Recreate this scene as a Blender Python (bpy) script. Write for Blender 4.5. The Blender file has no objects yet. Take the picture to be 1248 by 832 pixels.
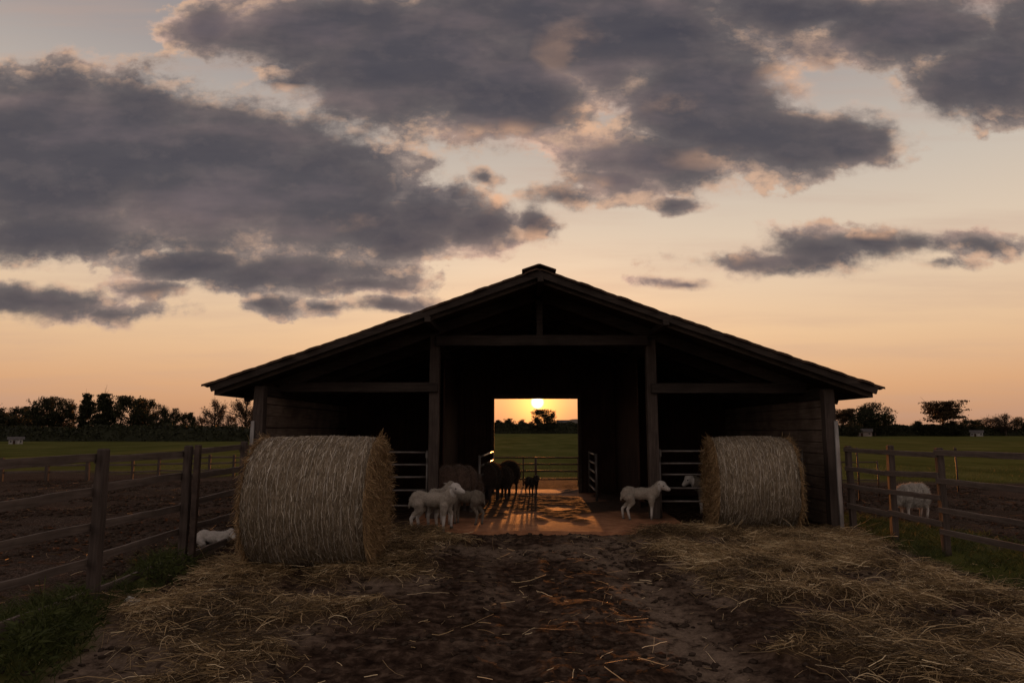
import bpy, bmesh, math, random
import numpy as np
from mathutils import Vector, Matrix, Euler, Quaternion

R = math.radians
rng = np.random.default_rng(7)
random.seed(7)
SC = bpy.context.scene
COL = SC.collection

# ------------------------------------------------------------------ camera
F = 832.0
CAM = Vector((0.0, 0.0, 1.4))
PITCH, YAW = math.atan(107 / 832), math.atan(12 / 832)
ROT = Euler((math.pi / 2 + PITCH, 0, YAW), 'XYZ')
RM = ROT.to_matrix()
cd = bpy.data.cameras.new('camera'); cam = bpy.data.objects.new('camera', cd); COL.objects.link(cam)
cam.location = CAM; cam.rotation_euler = ROT
cd.sensor_width = 36; cd.lens = 36 * F / 1248; cd.clip_end = 9000; cd.clip_start = 0.05
SC.camera = cam

def ray(px, py):
    return RM @ Vector(((px - 624) / F, (416 - py) / F, -1))
def gnd(px, py, z=0.0):
    d = ray(px, py); t = (z - CAM.z) / d.z
    return CAM + d * t
def atY(px, py, Y):
    d = ray(px, py); return CAM + d * (Y / d.y)

# ------------------------------------------------------------------ numpy noise
_T = rng.random((256, 256)).astype(np.float32)
def vnoise(x, y):
    xi = np.floor(x).astype(np.int64); yi = np.floor(y).astype(np.int64)
    fx = x - xi; fy = y - yi
    fx = fx * fx * (3 - 2 * fx); fy = fy * fy * (3 - 2 * fy)
    a = _T[xi & 255, yi & 255]; b = _T[(xi + 1) & 255, yi & 255]
    c = _T[xi & 255, (yi + 1) & 255]; d = _T[(xi + 1) & 255, (yi + 1) & 255]
    return (a * (1 - fx) + b * fx) * (1 - fy) + (c * (1 - fx) + d * fx) * fy
def fbm(x, y, o=4, g=0.5):
    s = 0; a = 1; t = 0
    for i in range(o):
        s = s + a * vnoise(x * 2 ** i + 17.3 * i, y * 2 ** i + 9.1 * i); t += a; a *= g
    return s / t
def sst(a, b, x):
    t = np.clip((x - a) / (b - a), 0, 1); return t * t * (3 - 2 * t)

# ------------------------------------------------------------------ object helpers
def tag(o, label=None, cat=None, group=None, kind=None):
    if label: o['label'] = label
    if cat: o['category'] = cat
    if group: o['group'] = group
    if kind: o['kind'] = kind
    return o
def empty(name, loc=(0, 0, 0), rz=0.0):
    o = bpy.data.objects.new(name, None); COL.objects.link(o)
    o.location = loc; o.rotation_euler = (0, 0, rz); o.empty_display_size = 0.1
    return o
def link(name, me, mat, parent=None, smooth=False):
    o = bpy.data.objects.new(name, me); COL.objects.link(o)
    if mat is not None:
        for m in (mat if isinstance(mat, (list, tuple)) else [mat]): me.materials.append(m)
    if parent is not None: o.parent = parent
    if smooth: me.polygons.foreach_set('use_smooth', [True] * len(me.polygons))
    return o
def mesh_np(name, V, Fq, attrs=None, smooth=False):
    V = np.asarray(V, np.float32).reshape(-1, 3); Fq = np.asarray(Fq, np.int32)
    n = Fq.shape[1]
    me = bpy.data.meshes.new(name)
    me.vertices.add(len(V)); me.vertices.foreach_set('co', V.ravel())
    me.loops.add(Fq.size); me.loops.foreach_set('vertex_index', Fq.ravel())
    me.polygons.add(len(Fq)); me.polygons.foreach_set('loop_start', np.arange(0, Fq.size, n, dtype=np.int32))
    try: me.polygons.foreach_set('loop_total', np.full(len(Fq), n, np.int32))
    except Exception: pass
    if smooth: me.polygons.foreach_set('use_smooth', np.ones(len(Fq), bool))
    if attrs:
        for k, a in attrs.items():
            at = me.attributes.new(k, 'FLOAT', 'POINT'); at.data.foreach_set('value', np.asarray(a, np.float32).ravel())
    me.update(calc_edges=True); me.validate()
    return me
class MB:
    """collects boxes, prisms and tubes into one mesh"""
    def __init__(s): s.bm = bmesh.new()
    def box(s, c, size, rot=None, bevel=0.0, jit=0.0):
        r = bmesh.ops.create_cube(s.bm, size=1)
        vs = r['verts']
        for v in vs:
            v.co = Vector((v.co.x * size[0], v.co.y * size[1], v.co.z * size[2]))
            if jit: v.co += Vector([random.uniform(-jit, jit) for _ in range(3)])
        M = (rot if rot is not None else Matrix.Identity(3))
        for v in vs: v.co = M @ v.co + Vector(c)
        if bevel:
            es = list({e for v in vs for e in v.link_edges})
            bmesh.ops.bevel(s.bm, geom=es, offset=bevel, segments=1, affect='EDGES')
        return s
    def beam(s, a, b, w, h, bevel=0.006, up=Vector((0, 0, 1)), seg=1, wob=0.0):
        """a plank from a to b, w across and h along up, with a slight wobble"""
        a = Vector(a); b = Vector(b); d = (b - a).normalized()
        side = d.cross(up).normalized(); u = side.cross(d).normalized()
        rings = []
        for i in range(seg + 1):
            t = i / seg; p = a.lerp(b, t)
            if 0 < i < seg and wob: p += u * random.uniform(-wob, wob) + side * random.uniform(-wob, wob)
            ring = []
            for (x, y) in ((-1, -1), (1, -1), (1, 1), (-1, 1)):
                ring.append((x, y, p + side * (x * w / 2) + u * (y * h / 2 * (1 + random.uniform(-.05, .05)))))
            rings.append([s.bm.verts.new(q[2]) for q in ring])
        fs = []
        for i in range(seg):
            for k in range(4):
                fs.append(s.bm.faces.new((rings[i][k], rings[i][(k + 1) % 4], rings[i + 1][(k + 1) % 4], rings[i + 1][k])))
        s.bm.faces.new(rings[0][::-1]); s.bm.faces.new(rings[-1])
        if bevel:
            es = []
            for i in range(seg):
                for k in range(4):
                    e = s.bm.edges.get((rings[i][k], rings[i + 1][k]))
                    if e: es.append(e)
            for rr in (rings[0], rings[-1]):
                for k in range(4):
                    e = s.bm.edges.get((rr[k], rr[(k + 1) % 4]))
                    if e: es.append(e)
            bmesh.ops.bevel(s.bm, geom=es, offset=bevel, segments=1, affect='EDGES')
        return s
    def tube(s, pts, r, n=8):
        pts = [Vector(p) for p in pts]
        rs = r if isinstance(r, (list, tuple)) else [r] * len(pts)
        prev = None; first = None
        for i, p in enumerate(pts):
            d = (pts[min(i + 1, len(pts) - 1)] - pts[max(i - 1, 0)]).normalized()
            ref = Vector((0, 0, 1)) if abs(d.z) < .9 else Vector((1, 0, 0))
            a = d.cross(ref).normalized(); b = d.cross(a)
            ring = [s.bm.verts.new(p + (a * math.cos(t) + b * math.sin(t)) * rs[i]) for t in [2 * math.pi * k / n for k in range(n)]]
            if prev:
                for k in range(n):
                    f = s.bm.faces.new((prev[k], prev[(k + 1) % n], ring[(k + 1) % n], ring[k])); f.smooth = True
            else: first = ring
            prev = ring
        s.bm.faces.new(first); s.bm.faces.new(prev[::-1])
        return s
    def build(s, name, mat, parent=None):
        bmesh.ops.recalc_face_normals(s.bm, faces=s.bm.faces[:])
        me = bpy.data.meshes.new(name); s.bm.to_mesh(me); s.bm.free()
        return link(name, me, mat, parent)

# ------------------------------------------------------------------ materials
class NT:
    def __init__(s, tree): s.t = tree; s.n = tree.nodes; s.l = tree.links
    def node(s, typ, **kw):
        n = s.n.new(typ)
        for k, v in kw.items(): setattr(n, k, v)
        return n
    def put(s, sock, v):
        if hasattr(v, 'is_output') or isinstance(v, bpy.types.NodeSocket): s.l.new(v, sock)
        else: sock.default_value = v
    def math(s, op, a, b=0.0, c=None, clamp=False):
        n = s.node('ShaderNodeMath', operation=op, use_clamp=clamp)
        s.put(n.inputs[0], a); s.put(n.inputs[1], b)
        if c is not None: s.put(n.inputs[2], c)
        return n.outputs[0]
    def vmath(s, op, a, b=(0, 0, 0), out=0):
        n = s.node('ShaderNodeVectorMath', operation=op); s.put(n.inputs[0], a); s.put(n.inputs[1], b)
        return n.outputs[out]
    def comb(s, x, y, z=0.0):
        n = s.node('ShaderNodeCombineXYZ'); s.put(n.inputs[0], x); s.put(n.inputs[1], y); s.put(n.inputs[2], z); return n.outputs[0]
    def noise(s, vec, scale, detail=4, rough=.55, out=0, dist=0.0):
        n = s.node('ShaderNodeTexNoise'); s.put(n.inputs['Vector'], vec)
        n.inputs['Scale'].default_value = scale; n.inputs['Detail'].default_value = detail
        n.inputs['Roughness'].default_value = rough; n.inputs['Distortion'].default_value = dist
        return n.outputs[out]
    def ss(s, v, a, b, lo=0.0, hi=1.0):
        n = s.node('ShaderNodeMapRange', interpolation_type='SMOOTHSTEP'); s.put(n.inputs[0], v)
        s.put(n.inputs[1], a); s.put(n.inputs[2], b); s.put(n.inputs[3], lo); s.put(n.inputs[4], hi)
        return n.outputs[0]
    def ramp(s, v, stops, interp='LINEAR'):
        n = s.node('ShaderNodeValToRGB'); s.put(n.inputs[0], v); cr = n.color_ramp; cr.interpolation = interp
        while len(cr.elements) < len(stops): cr.elements.new(0.5)
        for e, (p, c) in zip(cr.elements, stops): e.position = p; e.color = (*c, 1)
        return n.outputs[0]
    def mix(s, f, a, b, mode='MIX'):
        n = s.node('ShaderNodeMix', data_type='RGBA', blend_type=mode); s.put(n.inputs[0], f)
        for i, v in ((6, a), (7, b)):
            if isinstance(v, tuple) and len(v) == 3: v = (*v, 1)
            s.put(n.inputs[i], v)
        return n.outputs[2]
    def attr(s, name):
        n = s.node('ShaderNodeAttribute', attribute_name=name); return n.outputs['Fac']
    def coord(s, k='Object'):
        return s.node('ShaderNodeTexCoord').outputs[k]
    def scale(s, vec, sc):
        return s.vmath('MULTIPLY', vec, sc)
def newmat(name, rough=.8, spec=.3):
    m = bpy.data.materials.new(name); m.use_nodes = True
    nt = NT(m.node_tree); b = m.node_tree.nodes['Principled BSDF']
    b.inputs['Roughness'].default_value = rough; b.inputs['Specular IOR Level'].default_value = spec
    return m, nt, b
def bump(nt, b, h, strength=.5, dist=.01):
    n = nt.node('ShaderNodeBump'); nt.put(n.inputs['Strength'], strength); n.inputs['Distance'].default_value = dist
    nt.put(n.inputs['Height'], h); nt.l.new(n.outputs[0], b.inputs['Normal'])
def simple(name, c0, c1, scale=4, stretch=(1, 1, 1), rough=.8, spec=.3, bs=.4, bd=.006, detail=5, metal=0.0):
    m, nt, b = newmat(name, rough, spec)
    v = nt.scale(nt.coord(), stretch)
    n = nt.noise(v, scale, detail, .6)
    nt.put(b.inputs['Base Color'], nt.ramp(n, [(.3, c0), (.7, c1)]))
    b.inputs['Metallic'].default_value = metal
    n2 = nt.noise(v, scale * 4, 5, .65)
    bump(nt, b, n2, bs, bd)
    return m
def woodmat(name, c0, c1, axis, rough=.85):
    """weathered board: grain stretched along the given axis, with knots and dirt"""
    m, nt, b = newmat(name, rough, .25)
    st = [14, 14, 14]; st[axis] = .9
    v = nt.scale(nt.coord(), tuple(st))
    g = nt.noise(v, 2.2, 6, .65, dist=.6)
    big = nt.noise(nt.coord(), 1.6, 4, .6)
    col = nt.ramp(g, [(.28, c0), (.72, c1)])
    col = nt.mix(nt.ss(big, .35, .75, 0.0, .65), col, tuple(x * .45 for x in c0), 'MIX')
    nt.put(b.inputs['Base Color'], col)
    bump(nt, b, g, .7, .006)
    return m
M = {}
M['wood_x'] = woodmat('weathered wood', (.055, .04, .034), (.15, .118, .10), 0)
M['wood_y'] = woodmat('weathered wood rail', (.065, .048, .040), (.185, .145, .125), 1)
M['wood_z'] = woodmat('weathered wood post', (.034, .024, .020), (.10, .076, .066), 2)
M['dark_z'] = woodmat('dark barn board', (.022, .010, .007), (.062, .029, .02), 2)  # red tint of the sun's glare put into the board colour
M['dark_x'] = woodmat('dark barn timber', (.035, .025, .02), (.10, .075, .06), 0)
M['dark_y'] = woodmat('dark roof timber', (.02, .014, .011), (.06, .045, .036), 1)
M['barge'] = woodmat('bargeboard wood', (.022, .016, .014), (.064, .048, .040), 0)
M['tile'] = simple('roof tile', (.035, .022, .015), (.10, .055, .035), 5, bs=.5)
M['metal'] = simple('galvanised steel', (.07, .06, .055), (.17, .15, .14), 9, rough=.42, spec=.5, bs=.15, metal=.35)
M['rust'] = simple('rusty steel', (.035, .024, .020), (.09, .06, .048), 14, rough=.6, bs=.3, metal=.2)
M['white'] = simple('flaking white paint', (.10, .09, .09), (.46, .44, .43), 7, (1, 1, .25), rough=.7, bs=.4)
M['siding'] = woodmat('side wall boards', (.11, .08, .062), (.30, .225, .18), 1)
M['pale'] = simple('pale render', (.16, .13, .115), (.27, .22, .20), 2)
M['slate'] = simple('dark slates', (.04, .035, .035), (.08, .07, .07), 3)
M['glass'] = simple('dark window glass', (.02, .02, .025), (.03, .03, .035), 2, rough=.1, spec=.6, bs=0)
M['stone'] = simple('pale stone', (.35, .33, .31), (.62, .60, .57), 12, rough=.9, bs=.8, bd=.01)
M['bark'] = simple('bark', (.03, .022, .017), (.07, .052, .04), 8, (1, 1, .3))
def leafmat(name, c0, c1, trans=.25):
    m, nt, b = newmat(name, .7, .2)
    nt.put(b.inputs['Base Color'], nt.ramp(nt.attr('rnd'), [(0, c0), (1, c1)]))
    t = nt.node('ShaderNodeBsdfTranslucent'); nt.put(t.inputs[0], nt.ramp(nt.attr('rnd'), [(0, c0), (1, c1)]))
    mx = nt.node('ShaderNodeMixShader'); mx.inputs[0].default_value = trans
    nt.l.new(b.outputs[0], mx.inputs[1]); nt.l.new(t.outputs[0], mx.inputs[2])
    nt.l.new(mx.outputs[0], m.node_tree.nodes['Material Output'].inputs[0])
    return m
M['leaf'] = leafmat('dark foliage', (.012, .014, .006), (.036, .038, .016), .12)
M['leaf_warm'] = leafmat('autumn foliage', (.03, .02, .01), (.08, .05, .022), .2)
M['grass'] = leafmat('grass blades', (.026, .036, .009), (.085, .10, .030), .3)
def strawmat(name, st):
    m, nt, b = newmat(name, .6, .35)
    c = nt.ramp(nt.attr('rnd'), st)
    nt.put(b.inputs['Base Color'], c)
    t = nt.node('ShaderNodeBsdfTranslucent'); nt.put(t.inputs[0], c)
    mx = nt.node('ShaderNodeMixShader'); mx.inputs[0].default_value = .2
    nt.l.new(b.outputs[0], mx.inputs[1]); nt.l.new(t.outputs[0], mx.inputs[2])
    nt.l.new(mx.outputs[0], m.node_tree.nodes['Material Output'].inputs[0])
    return m
M['straw'] = strawmat('loose straw', [(0, (.040, .025, .013)), (.35, (.15, .098, .046)), (.7, (.46, .32, .16)), (1, (.92, .74, .47))])
M['hay'] = strawmat('hay stalks', [(0, (.13, .10, .07)), (.4, (.38, .31, .23)), (.8, (.66, .58, .46)), (1, (.88, .81, .70))])
M['hay_end'] = strawmat('cut hay ends', [(0, (.07, .04, .018)), (.45, (.26, .165, .08)), (.85, (.50, .34, .17)), (1, (.70, .54, .33))])
M['net'] = simple('pale net wrap', (.42, .38, .33), (.66, .60, .53), 30, rough=.5)

# ------------------------------------------------------------------ sky
SUN_D = ray(655, 490).normalized()
SUN_EL = math.asin(SUN_D.z); SUN_AZ = math.atan2(SUN_D.x, SUN_D.y)
def build_world():
    w = bpy.data.worlds.new('World'); SC.world = w; w.use_nodes = True
    nt = NT(w.node_tree); bg = w.node_tree.nodes['Background']
    try:
        w.cycles.sampling_method = 'MANUAL'; w.cycles.sample_map_resolution = 1024
    except Exception: pass
    D = nt.coord('Generated')
    sp = nt.node('ShaderNodeSeparateXYZ'); nt.l.new(D, sp.inputs[0]); x, y, z = sp.outputs
    yy = nt.math('MAXIMUM', y, .08)
    U = nt.math('MULTIPLY', nt.math('DIVIDE', x, yy), F)
    V = nt.math('MULTIPLY', nt.math('DIVIDE', z, yy), F)
    P0 = nt.comb(U, V)
    # domain warp
    wn = nt.noise(nt.scale(P0, (1 / 150, 1 / 95, 0)), 1, 3, .6, out=1)
    wv = nt.scale(nt.vmath('SUBTRACT', wn, (.5, .5, .5)), (90, 46, 0))
    P = nt.vmath('ADD', P0, wv)
    def uv(px, py):
        d = ray(px, py); return d.x / d.y * F, d.z / d.y * F
    blobs = [
        (-80, 190, 260, 132), (90, 190, 270, 124), (260, 215, 240, 112), (390, 238, 140, 92), (455, 268, 80, 46), (60, 285, 220, 40),
        (250, 35, 60, 34), (390, 40, 170, 66), (500, 70, 200, 105), (625, 118, 118, 78), (640, 20, 240, 70),
        (770, 45, 190, 84), (850, 120, 130, 88), (800, 190, 130, 46), (920, 165, 130, 58), (1020, 165, 90, 40),
        (960, 15, 190, 38), (1110, 35, 180, 60), (1210, 90, 110, 72), (1310, 60, 130, 105),
        (530, 262, 92, 48), (585, 275, 66, 42), (652, 270, 36, 30), (500, 285, 90, 30),
        (230, 318, 130, 26), (350, 330, 140, 32), (430, 345, 80, 15), (180, 350, 64, 16),
        (40, 370, 150, 24), (140, 377, 80, 15), (-120, 360, 120, 24),
        (342, 376, 34, 15), (393, 376, 24, 10), (465, 373, 52, 12), (592, 213, 22, 9),
        (920, 316, 90, 20), (1000, 306, 95, 30), (1060, 302, 90, 24), (1120, 300, 80, 20), (1190, 299, 70, 17), (1150, 322, 40, 8),
        (830, 343, 44, 8), (760, 222, 80, 20), (830, 244, 34, 11), (690, 236, 50, 14),
    ]
    s = None
    for (cx, cy, rx, ry) in blobs:
        u, v = uv(cx, cy)
        q = nt.vmath('MULTIPLY', nt.vmath('SUBTRACT', P, (u, v, 0)), (1 / rx, 1 / ry, 0))
        L = nt.vmath('LENGTH', q, out=1)
        k = 12.5 * ry ** .42
        e = nt.math('MULTIPLY_ADD', L, -k, k)
        s = e if s is None else nt.math('MAXIMUM', s, e)
    s = nt.math('MAXIMUM', s, -60.0)
    # clouds over the rest of the dome (outside what the frame shows)
    hz = nt.math('ADD', nt.math('ABSOLUTE', z), .18)
    Q = nt.comb(nt.math('DIVIDE', x, hz), nt.math('DIVIDE', y, hz))
    gen = nt.math('MULTIPLY_ADD', nt.noise(Q, 1.3, 5, .55), 260.0, -135.0)
    outU = nt.ss(nt.math('ABSOLUTE', U), 760.0, 1050.0)
    outV = nt.ss(V, 560.0, 800.0)
    outB = nt.ss(y, .12, -.05)
    outm = nt.math('MAXIMUM', nt.math('MAXIMUM', outU, outV), outB)
    mixf = nt.node('ShaderNodeMix', data_type='FLOAT'); nt.put(mixf.inputs[0], outm); nt.put(mixf.inputs[2], s); nt.put(mixf.inputs[3], gen)
    s = mixf.outputs[0]
    # erosion noise, finer and flatter near the horizon
    n1 = nt.noise(nt.scale(P0, (1 / 95, 1 / 62, 0)), 1, 7, .60)
    n2 = nt.noise(nt.vmath('ADD', nt.scale(P0, (1 / 260, 1 / 120, 0)), (4.2, 1.7, 0)), 1, 4, .5)
    s2 = nt.math('ADD', s, nt.math('MULTIPLY_ADD', n1, 96.0, -36.0))
    s2 = nt.math('ADD', s2, nt.math('MULTIPLY_ADD', n2, 30.0, -15.0))
    n3 = nt.noise(nt.vmath('ADD', nt.scale(P0, (1 / 95, 1 / 62, 0)), (.06, .19, 0)), 1, 5, .60)
    n4 = nt.noise(nt.scale(P0, (1 / 26, 1 / 19, 0)), 1, 5, .62)
    s2 = nt.math('ADD', s2, nt.math('MULTIPLY', nt.math('MULTIPLY_ADD', n4, 46.0, -22.0), nt.ss(s2, 45.0, 10.0)))
    soft = nt.noise(nt.vmath('ADD', nt.scale(P0, (1 / 180, 1 / 120, 0)), (7, 2, 0)), 1, 3, .5)
    alpha = nt.ss(s2, -5.0, nt.math('MULTIPLY_ADD', nt.ss(soft, .38, .66), 34.0, 7.0))
    thick = nt.ss(s2, 0.0, 75.0)
    ccol = nt.ramp(thick, [(0, (.46, .34, .27)), (.14, (.25, .195, .175)), (.38, (.130, .112, .115)), (.75, (.090, .080, .090)), (1, (.075, .070, .084))])
    low = nt.noise(nt.vmath('ADD', nt.scale(P0, (1 / 230, 1 / 80, 0)), (9, 3, 0)), 1, 4, .55)
    ccol = nt.mix(1.0, ccol, nt.ramp(low, [(.3, (.72, .76, .84)), (.5, (1.0, 1.0, 1.0)), (.72, (1.95, 1.66, 1.52))]), 'MULTIPLY')
    rel = nt.math('MULTIPLY', nt.math('SUBTRACT', n1, n3), 10.0, clamp=True)
    rim = nt.math('MULTIPLY', rel, nt.ss(thick, .6, .05))
    ccol = nt.mix(nt.math('MULTIPLY', rim, .9), ccol, (.72, .46, .31))
    ccol = nt.mix(nt.math('MULTIPLY', rel, .12), ccol, (.22, .17, .16))
    # sunlit crests where the cloud is thin and the billows stand out
    lit = None
    for (cx, cy, rx, ry) in [(232, 97, 26, 12), (340, 112, 34, 12), (690, 50, 42, 36), (985, 95, 55, 24), (610, 168, 55, 18), (420, 268, 50, 12), (600, 235, 40, 20), (668, 280, 40, 26), (1060, 288, 60, 10), (880, 310, 50, 8), (700, 232, 50, 14), (820, 125, 40, 14), (720, 150, 40, 30), (870, 190, 60, 14), (200, 360, 45, 9), (1180, 300, 60, 12)]:
        u, v = uv(cx, cy)
        q = nt.vmath('MULTIPLY', nt.vmath('SUBTRACT', P, (u, v, 0)), (1 / rx, 1 / ry, 0))
        e = nt.math('SUBTRACT', 1.35, nt.vmath('LENGTH', q, out=1), clamp=True)
        lit = e if lit is None else nt.math('MAXIMUM', lit, e)
    crest = nt.ss(n1, .42, .66)
    ccol = nt.mix(nt.math('MULTIPLY', nt.math('MULTIPLY', lit, nt.ss(thick, 1.0, .3, .15, .85)), crest), ccol, (.88, .50, .30))
    # clear sky: gradient of the air by elevation
    el = nt.math('DIVIDE', z, nt.math('SQRT', nt.math('MAXIMUM', nt.math('SUBTRACT', 1.0, nt.math('MULTIPLY', z, z)), .001)))
    el = nt.math('MULTIPLY', el, F / 900.0, clamp=True)
    west = nt.ramp(el, [(0, (.50, .26, .155)), (.055, (.67, .37, .20)), (.12, (.76, .50, .30)), (.22, (.73, .57, .42)), (.33, (.58, .50, .42)), (.5, (.35, .31, .30)), (.66, (.235, .22, .23)), (1, (.16, .165, .19))])
    east = nt.ramp(el, [(0, (.60, .48, .41)), (.3, (.70, .60, .53)), (1, (.44, .43, .43))])
    back = nt.ss(y, .35, -.45)
    base = nt.mix(back, west, east)
    # thin streaks of high cloud
    st = nt.noise(nt.vmath('ADD', nt.scale(P0, (1 / 420, 1 / 42, 0)), (2, 7, 0)), 1, 5, .55)
    base = nt.mix(nt.ss(st, .42, .72, 0.0, .6), base, nt.mix(.55, base, (.50, .33, .26)))
    # Nishita air underneath
    sky = nt.node('ShaderNodeTexSky', sky_type='NISHITA'); sky.sun_disc = False
    sky.sun_elevation = SUN_EL; sky.sun_rotation = SUN_AZ; sky.dust_density = 3.0; sky.air_density = 1.0
    base = nt.mix(1.0, base, nt.mix(1.0, sky.outputs[0], (.012, .012, .012), 'MULTIPLY'), 'ADD')
    col = nt.mix(nt.math('MULTIPLY', alpha, .97), base, ccol)
    # aureole and disc of the low sun
    dot = nt.vmath('DOT_PRODUCT', nt.vmath('NORMALIZE', D), tuple(SUN_D), out=1)
    ang = nt.math('MULTIPLY', nt.math('ARCCOSINE', nt.math('MINIMUM', dot, 1.0)), 180 / math.pi)
    g1 = nt.math('EXPONENT', nt.math('MULTIPLY', ang, -1 / 3.6))
    g2 = nt.math('EXPONENT', nt.math('MULTIPLY', nt.math('MULTIPLY', ang, ang), -1 / 3.4))
    disc = nt.ss(ang, .62, .05)
    def addc(c, f, rgb):
        n = nt.node('ShaderNodeMix', data_type='RGBA', blend_type='MIX'); n.inputs[0].default_value = 1
        vm = nt.node('ShaderNodeVectorMath', operation='SCALE'); vm.inputs[0].default_value = rgb; nt.put(vm.inputs['Scale'], f)
        return nt.vmath('ADD', c, vm.outputs[0])
    col = addc(col, g1, (.60, .13, .0))
    col = addc(col, g2, (1.5, .52, .07))
    col = addc(col, disc, (9.0, 7.0, 4.0))
    nt.put(bg.inputs[0], col); bg.inputs[1].default_value = 1.0
build_world()
sl = bpy.data.lights.new('sun', 'SUN'); sl.energy = 4.6; sl.angle = R(.6); sl.color = (1.0, .32, .07)
so = bpy.data.objects.new('sun', sl); COL.objects.link(so)
so.rotation_euler = (-SUN_D).to_track_quat('-Z', 'Y').to_euler()
so.location = (0, 30, 12)

# ------------------------------------------------------------------ ground
def straw_mask(x, y):
    n = fbm(x * .9 + 3, y * .9, 4) - .5
    n2 = fbm(x * 3.1, y * 3.1 + 5, 3) - .5
    xl0 = np.interp(y, [2.5, 3.8, 4.4, 5.4, 7.0, 8.5, 9.6], [-2.7, -2.75, -2.85, -3.1, -3.5, -3.4, -3.3])
    xl1 = np.interp(y, [2.5, 3.8, 4.4, 5.4, 7.0, 8.5, 9.6], [-1.6, -1.3, -1.0, -.75, -.65, -.7, -.85])
    l = np.minimum(x - xl0, xl1 - x) + n * 1.6 + n2 * .7
    xr0 = np.interp(y, [2.5, 3.8, 4.4, 5.4, 7.0, 8.5, 9.8], [2.7, 2.4, 2.05, 1.8, 1.6, 1.5, 1.5])
    xr1 = np.interp(y, [2.5, 4.4, 7.0, 9.8], [4.0, 4.0, 4.1, 4.4])
    r = np.minimum((x - xr0), (xr1 - x) * 1.4) + n * 1.3 + n2 * .6
    pt = fbm(x * 1.25 + 50, y * 1.5 + 8, 4, .6)
    m = np.maximum(sst(-.12, .42, l) * sst(.43, .58, pt + .02), sst(-.12, .32, r) * sst(.37, .53, pt + .045))
    return m * sst(10.6, 9.9, y) * sst(1.5, 2.5, y)
def grass_mask(x, y):
    n = fbm(x * 1.3 + 11, y * 1.3 + 4, 4) - .5
    xl = np.interp(y, [2, 4.2, 5, 6.3, 7.2, 9], [-2.9, -2.75, -2.95, -3.25, -3.4, -3.6])
    l = sst(-.1, .25, (xl - x) + n * .5) * sst(-4.1, -3.7, x + n * .8) * sst(8.2, 7, y)
    xr = np.interp(y, [2, 5, 8, 10.5], [3.9, 4.1, 4.35, 4.75])
    r = sst(-.1, .3, (x - xr) + n * .6) * sst(.3, -.5, (x - np.interp(y, [2, 6, 8, 11], [7.4, 6.6, 6.0, 5.6])) + n * 1.5) * sst(12, 10.8, y)
    # far pasture
    far_l = np.interp(x, [-60, -20, -12, -6, -3, 0, 2, 6, 12, 30], [27, 24, 22, 20, 19.5, 19.5, 19.5, 19, 18.5, 18.5])
    f = sst(-.6, .8, (y - far_l) + n * 3)
    return np.clip(np.maximum(np.maximum(l, r), f), 0, 1)
def height(x, y):
    near = sst(30, 14, y)
    s = straw_mask(x, y)
    h = (fbm(x * .55, y * .55, 3) - .5) * .07
    cl = fbm(x * 5.5, y * 5.5, 5, .62)
    h = h + (cl - .5) * (.085 - .055 * np.maximum(sst(-3.6, -4.2, x), sst(4.8, 5.4, x))) * near
    # wheel ruts through the yard
    c = .95 + .25 * np.sin(y * .35)
    rut = np.exp(-((x - (1.05 + (9 - y) * .03)) / .28) ** 2) * .045 + np.exp(-((x - (-.15 + (9 - y) * .02)) / .25) ** 2) * .03
    h = h - rut * sst(9.5, 8, y)
    h = h + s * (.05 + .13 * np.maximum(fbm(x * 1.9 + 8, y * 1.9, 3) - .45, 0))
    # keep it level inside the barn
    inb = sst(-4.3, -3.8, x) * sst(4.9, 4.4, x) * sst(9.3, 9.6, y) * sst(15.9, 15.4, y)
    h = h * (1 - inb) - .012 * inb
    return h * sst(24, 13, y)
def axis_pts(lo, hi, step, far, g=1.09):
    a = list(np.arange(lo, hi, step)); s = step
    while a[-1] < far: s *= g; a.append(a[-1] + s)
    b = [lo]; s = step; pre = []
    while pre[-1] > -far if pre else True: s *= g; pre.append((pre[-1] if pre else lo) - s)
    return np.array(pre[::-1] + a)
xs = axis_pts(-5.2, 6.2, .024, 3500); ys = axis_pts(2.2, 10.2, .024, 3500, 1.07)
X, Y = np.meshgrid(xs, ys, indexing='ij')
H = height(X, Y)
nx, ny = X.shape
idx = np.arange(nx * ny).reshape(nx, ny)
Q = np.stack([idx[:-1, :-1], idx[1:, :-1], idx[1:, 1:], idx[:-1, 1:]], -1).reshape(-1, 4)
pathm = 1.3 * np.exp(-((X - (.92 + (7.4 - Y) * .07 + .12 * (fbm(Y * .6, Y * 0, 2) - .5))) / .30) ** 2) * sst(.30, .5, fbm(X * 1.6, Y * .9 + 3, 3)) + .9 * sst(.50, .64, fbm(X * 1.1 + 20, Y * 1.1, 4)) + .6 * np.exp(-((X + .25 + (7 - Y) * -.02) / .2) ** 2) * sst(.4, .6, fbm(X * 2, Y * 1.3 + 30, 3))
gm = mesh_np('ground', np.stack([X, Y, H], -1), Q, dict(straw=straw_mask(X, Y), grass=grass_mask(X, Y), path=np.clip(pathm * sst(12, 9, Y), 0, 1)), smooth=True)
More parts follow.
